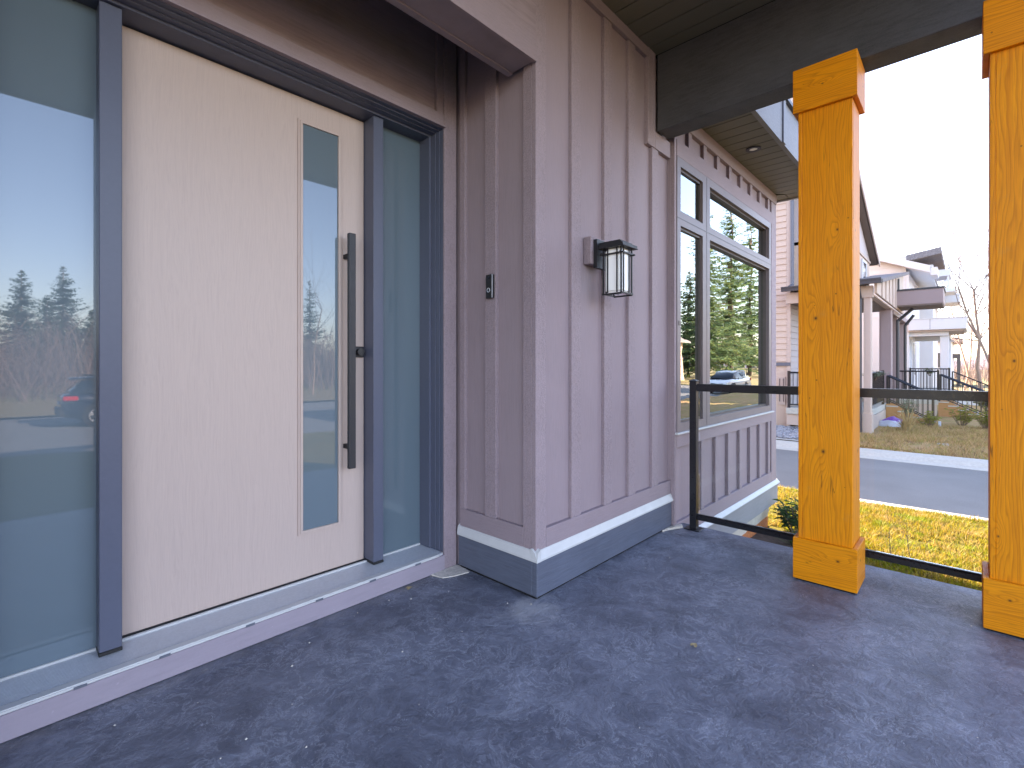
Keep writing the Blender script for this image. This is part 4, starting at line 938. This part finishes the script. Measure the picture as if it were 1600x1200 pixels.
def leaf(V, F, p, d, ln_, wd, droop=0.2):
    p = Vector(p); d = Vector(d).normalized(); s = d.cross(Vector((0, 0, 1)))
    s = s.normalized() if s.length > 1e-3 else Vector((1, 0, 0))
    k_ = len(V); m_ = p + d * ln_ * 0.5 + Vector((0, 0, ln_ * 0.06)); e = p + d * ln_ - Vector((0, 0, ln_ * droop))
    V += [tuple(p), tuple(m_ + s * wd), tuple(e), tuple(m_ - s * wd)]; F += [(k_, k_ + 1, k_ + 2), (k_, k_ + 2, k_ + 3)]
def shrub(name, label, loc, h, r, nst, nlf, lsz, mat, group=None, upright=0.3):
    t = thing(name, label, 'shrub', loc, group); V, F, W, G = [], [], [], []
    for _ in range(nst):
        a_ = random.uniform(0, 6.28); rr_ = r * math.sqrt(random.random()); b_ = Vector(loc); top = b_ + Vector((rr_ * math.cos(a_), rr_ * math.sin(a_), h * random.uniform(0.55, 1.0) * (1 - 0.35 * (rr_ / r) ** 2)))
        tube(W, G, b_ + Vector((0.15 * rr_ * math.cos(a_), 0.15 * rr_ * math.sin(a_), -0.03)), top, 0.006, 0.003, 4)
        for i in range(nlf):
            f = random.uniform(0.35, 1.02); p = b_ + (top - b_) * f; an = random.uniform(0, 6.28)
            leaf(V, F, p, (math.cos(an), math.sin(an), random.uniform(-0.1, 0.9) * upright * 2), lsz * random.uniform(0.7, 1.2), lsz * 0.17, random.uniform(0, 0.3))
    mesh('stems', W, G, 'bark', t); mesh('foliage', V, F, mat, t); return t
shrub('shrub', 'small glossy green shrub beside the near column and bay footing', (5.80, 1.30, -0.60), 0.42, 0.22, 16, 16, 0.10, 'shrub_leaf')
def strap(name, label, loc, n, h, spread, wid, mat, cat='plant'):
    t = thing(name, label, cat, loc); V, F = [], []
    for _ in range(n):
        a_ = random.uniform(0, 6.28); L_ = h * random.uniform(0.6, 1.1); sp = spread * random.uniform(0.3, 1.0); p0 = Vector(loc) + Vector((random.gauss(0, 0.03), random.gauss(0, 0.03), -0.02))
        s = Vector((-math.sin(a_), math.cos(a_), 0)); k_ = len(V); dv = Vector((math.cos(a_), math.sin(a_), 0))
        for f in (0, 0.4, 0.75, 1.0):
            c = p0 + dv * (sp * f ** 1.4) + Vector((0, 0, L_ * (f - 0.45 * f * f * (sp / spread)))); w_ = wid * (1 - f * 0.85)
            V += [tuple(c - s * w_), tuple(c + s * w_)]
        F += [(k_ + 2 * i, k_ + 2 * i + 1, k_ + 2 * i + 3, k_ + 2 * i + 2) for i in range(3)]
    mesh('leaves', V, F, mat, t); return t
strap('strap_plant', 'low green strap-leaved plant in the dark soil bed under the bay', (5.42, 1.22, -0.59), 60, 0.20, 0.22, 0.009, 'shrub_leaf')
strap('yucca', 'dry straw-coloured plant with drooping leaves in the yard across the lane', (17.2, 1.2, -0.64), 70, 0.75, 0.45, 0.03, 'straw')
shrub('shrub', 'pale sage green bush on a bare stem above the dry straw plant', (17.5, 1.22, -0.3), 0.75, 0.22, 20, 14, 0.09, 'sage_leaf')
shrub('shrub', 'round lime green shrub between the two flights of stairs', (18.9, 0.84, -0.64), 0.55, 0.30, 24, 16, 0.10, 'lime_leaf', 'yard shrubs')
shrub('shrub', 'lime green shrub with a bare foot before the second flight of stairs', (20.0, 0.12, -0.64), 0.80, 0.34, 26, 16, 0.11, 'lime_leaf', 'yard shrubs')
shrub('shrub', 'olive green shrub beside the right-hand column edge, across the lane', (19.2, -0.42, -0.64), 0.70, 0.32, 24, 16, 0.10, 'lime_leaf', 'yard shrubs')
shrub('hedge_bush', 'dark green hedge behind the second stair handrail', (26.5, -0.75, -0.64), 1.15, 0.75, 46, 24, 0.16, 'shrub_leaf')
shrub('potted_plant', 'green plant on the white porch behind the railing', (29.2, 1.25, 0.75), 0.45, 0.16, 14, 12, 0.10, 'shrub_leaf')
shrub('potted_plant', 'grey green planter foliage on the porch rail beside the cream post', (17.5, 1.98, 0.80), 0.28, 0.35, 22, 14, 0.09, 'sage_leaf')
# crumpled soil bag, marker, stone
bagm = bpy.data.meshes.new('soil_bag'); bmx = bmesh.new(); bmesh.ops.create_icosphere(bmx, subdivisions=3, radius=1.0)
for v_ in bmx.verts:
    n_ = 1 + 0.10 * math.sin(5 * v_.co.x + 3 * v_.co.y) * math.cos(4 * v_.co.y + 6 * v_.co.z)
    v_.co = Vector((18.3 + v_.co.x * 0.26 * n_, 1.60 + v_.co.y * 0.40 * n_, -0.63 + max(-0.1, v_.co.z * 0.30 * n_ * (1 - 0.35 * abs(v_.co.y)))))
bmx.to_mesh(bagm); bmx.free()
sb = link('soil_bag', bagm, 'white_plastic', None, True); bagm.materials.append(MAT['purple_plastic'])
for p in bagm.polygons:
    c = p.center
    if c.z > -0.44 or c.y < 1.34: p.material_index = 1
tag(sb, 'crumpled purple and white plastic bag lying beside the stair foot', 'bag')
tag(box('marker_block', 19.1, 19.16, 0.56, 0.62, -0.66, -0.46, 'white_plastic', None, 0.005), 'small white block on the ground beside the lime shrub', 'block')
st_ = bpy.data.meshes.new('flat_stone'); bmx = bmesh.new(); bmesh.ops.create_icosphere(bmx, subdivisions=2, radius=1.0)
for v_ in bmx.verts: v_.co = Vector((15.1 + v_.co.x * 0.16 * random.uniform(0.9, 1.1), 0.40 + v_.co.y * 0.17 * random.uniform(0.9, 1.1), -0.66 + v_.co.z * 0.05))
bmx.to_mesh(st_); bmx.free()
tag(link('flat_stone', st_, 'stone_mat'), 'flat pale stone lying in the dry grass across the lane', 'stone')

# bare trees
def branch(V, F, W, G, p, d, L, r, lev, trunk=False, rmin=0.006):
    n = 4 if trunk else 3; a = Vector(p); dirv = Vector(d).normalized(); rr_ = r
    for i in range(n):
        dirv = (dirv + Vector((random.gauss(0, 0.12), random.gauss(0, 0.12), random.gauss(0.05, 0.06)))).normalized()
        b = a + dirv * (L / n); r2 = rr_ * (0.80 if trunk else 0.72)
        if trunk: tube(W, G, a, b, rr_, r2, 7)
        else: tube(V, F, a, b, max(rr_, rmin), max(r2, rmin * 0.7), 5 if lev > 1 else 3)
        if lev > 0 and (i > 0 or not trunk):
            for _ in range(2 if not trunk else 3):
                ax = Vector((random.gauss(0, 1), random.gauss(0, 1), random.gauss(0.25, 0.5))).normalized()
                branch(V, F, W, G, b, dirv * 0.75 + ax * 0.75, L * random.uniform(0.38, 0.62), r2 * 0.55, lev - 1, False, rmin)
        a, rr_ = b, r2
def bare_tree(label, loc, h, r, lev=3, lean=(0, 0), mat='bark', group='bare trees'):
    t = thing('bare_tree', label, 'tree', loc, group); V, F, W, G = [], [], [], []
    branch(V, F, W, G, loc, (lean[0], lean[1], 1), h, r, lev, True)
    mesh('trunk', W, G, mat, t); mesh('crown', V, F, 'twig', t); return t
bare_tree('bare tree with thin twisting trunk, left of the bare trees beside the white porch', (52, 0.15, -0.8), 6.2, 0.08, 3, (0.03, 0.03), 'bark_pale')
bare_tree('bare forked tree in the middle of the bare trees beside the white porch', (50, -0.28, -0.8), 7.0, 0.09, 3, (0, -0.02), 'bark_pale')
bare_tree('stoutest bare tree with pale brown trunk, beside the right-hand column', (46, -0.75, -0.8), 7.4, 0.14, 4, (0, 0.03), 'bark_pale')
bare_tree('bare tree with branches reaching in behind the right-hand column', (44, -1.5, -0.8), 7.6, 0.11, 4, (0, 0.10), 'bark_pale')
bare_tree('pale bare tree reflected in the wide bay pane', (52, -22.6, -0.8), 6.5, 0.16, 3, (0, 0.03), 'bark_pale')
bare_tree('pale slender bare tree reflected in the door glass', (14.5, -27, -0.8), 6.0, 0.07, 2, (0.05, 0), 'bark_pale')
def sapling(label, loc, h):
    t = thing('sapling', label, 'sapling', loc, 'twiggy saplings on the lawn'); V, F, W, G = [], [], [], []
    branch(V, F, W, G, loc, (0.05, 0.02, 1), h, 0.004, 1, True, 0.0012); mesh('stem', W, G, 'bark', t); mesh('twigs', V, F, 'bark', t)
sapling('thin bare twiggy sapling on the lawn, next to the wooden column base', (5.45, 0.50, -0.61), 0.36)
sapling('thin bare twiggy sapling on the lawn, further from the column base', (5.46, 0.36, -0.61), 0.42)

# conifers
def conifer(label, loc, h, rad, mat='needle', nbr=300, group='conifers across the street', base=0.10):
    t = thing('conifer', label, 'tree', loc, group); V, F, W, G = [], [], [], []
    b0 = Vector(loc); tube(W, G, b0 - Vector((0, 0, 0.3)), b0 + Vector((0, 0, h)), h * 0.014, h * 0.002, 7)
    lop = [random.uniform(0.75, 1.2) for _ in range(9)]
    for i in range(nbr):
        f = base + (1 - base) * (1 - (1 - random.random()) ** 0.62) if random.random() < 0.55 else random.uniform(base, 0.995)
        f = min(f, 0.993); z_ = h * f; a_ = random.uniform(0, 2 * math.pi)
        L_ = (rad * (1 - f) ** 0.8 * lop[int(a_ / 6.284 * 9)] * (0.85 + 0.25 * math.sin(f * 31 + a_ * 2))) * random.uniform(0.5, 1.15) + 0.15
        dv = Vector((math.cos(a_), math.sin(a_), 0)); s = Vector((-math.sin(a_), math.cos(a_), 0)); p = b0 + Vector((0, 0, z_))
        dr_ = random.uniform(0.05, 0.65) * (1 - f) - 0.25 * f
        tip = p + dv * L_ - Vector((0, 0, L_ * dr_)); tube(W, G, p, tip, 0.010 * h / 15, 0.004, 3)
        ns = max(3, int(L_ * 3.4))
        for q in range(ns):
            u = (q + random.uniform(0.2, 1.0)) / ns; c = p + (tip - p) * u - Vector((0, 0, 0.10 * L_ * math.sin(u * 3.14)))
            wl = (0.28 + 0.42 * (1 - u)) * (0.45 + 0.14 * L_) * random.uniform(0.6, 1.3)
            for sg in (-1, 1):
                for rep_ in range(2):
                    e = c + s * sg * wl * random.uniform(0.3, 1.1) + dv * wl * random.uniform(0.2, 0.9) - Vector((0, 0, wl * random.uniform(-0.1, 0.8))); k2 = len(V)
                    o1 = dv * (L_ / ns * 0.40) + Vector((0, 0, random.uniform(-0.06, 0.06))); V += [tuple(c - o1), tuple(c + o1), tuple(e)]; F.append((k2, k2 + 1, k2 + 2))
    mesh('trunk', W, G, 'bark', t); mesh('crown', V, F, mat, t); return t
conifer('right-hand conifer reflected in the tall left sidelite', (6.6, -90, -0.5), 16.0, 5.2, nbr=420)
conifer('middle conifer reflected in the tall left sidelite', (2.4, -91, -0.5), 15.0, 5.6, nbr=420)
conifer('left-hand conifer reflected at the edge of the tall left sidelite', (-2.0, -88, -0.5), 15.5, 5.2, nbr=420)
conifer('low bushy conifer reflected between the two tall ones in the left sidelite', (4.6, -84, -0.5), 11.0, 4.6)
conifer('dark conifer reflected lowest behind the car in the left sidelite', (9.2, -84, -0.5), 9.5, 4.4)
conifer('slender conifer reflected in the door glass', (42.5, -90, -0.5), 18.5, 4.6)
conifer('tall light green conifer reflected in the wide bay pane, leftmost of three', (71, -24.5, -0.8), 25, 7.0, 'needle_light', 420)
conifer('tall light green conifer reflected in the wide bay pane, middle of three', (81, -24.5, -0.8), 29, 8.0, 'needle_light', 420)
conifer('tall light green conifer reflected in the wide bay pane, rightmost of three', (94, -25.5, -0.8), 31, 8.5, 'needle_light', 420)
conifer('shorter light green conifer reflected low in the wide bay pane', (80, -31, -0.8), 18, 6.0, 'needle_light', 420)
# twig thickets that read as one mass
def thicket(name, n, spot, hmin, hmax, label):
    V, F = [], []
    for _ in range(n):
        x_, y_ = spot(); h_ = random.uniform(hmin, hmax) * random.uniform(0.5, 1.0); p = Vector((x_, y_, -0.8)); e = p + Vector((random.gauss(0, 0.22) * h_, random.gauss(0, 0.22) * h_, h_)); wv = 0.006 * h_ + 0.006
        a_ = random.uniform(0, 6.28); s = Vector((math.cos(a_) * wv, math.sin(a_) * wv, 0)); k_ = len(V)
        V += [tuple(p - s), tuple(p + s), tuple(e)]; F.append((k_, k_ + 1, k_ + 2))
        for _q in range(3):
            f = random.uniform(0.35, 0.9); c = p + (e - p) * f; e2 = c + Vector((random.gauss(0, 0.28) * h_, random.gauss(0, 0.28) * h_, random.uniform(0.1, 0.35) * h_)); k_ = len(V)
            V += [tuple(c - s * 0.6), tuple(c + s * 0.6), tuple(e2)]; F.append((k_, k_ + 1, k_ + 2))
    o = mesh(name, V, F, 'thicket_twig'); o['kind'] = 'stuff'; o['label'] = label; o['category'] = 'thicket'
thicket('thicket', 5200, lambda: (random.uniform(-14, 62), random.uniform(-60, -30)), 2.5, 6.0, 'bare brown thicket across the street')
thicket('thicket', 3800, lambda: (random.uniform(-16, 62), random.uniform(-80, -58)), 5.0, 9.5, 'taller bare brown thicket behind, across the street')
thicket('thicket', 2600, lambda: (random.uniform(75, 130), random.uniform(-14, 6)), 1.6, 4.4, 'bare brown thicket beyond the farthest house')
# distant hills
V, F = [], []
for i in range(41):
    yy = -160 + i * 8.0; hh = 9 + 4.0 * math.sin(i * 0.55) + 2.0 * math.sin(i * 1.7 + 1)
    V += [(330, yy, -4), (345, yy, hh * 0.7), (375, yy, hh), (420, yy, -4)]
for i in range(40):
    for j in range(3): a = 4 * i + j; F.append((a, a + 4, a + 5, a + 1))
struct(mesh('hills', V, F, 'hill_mat', None, True))

for o in list(bpy.data.objects):
    if '_base' in o.keys(): del o['_base']
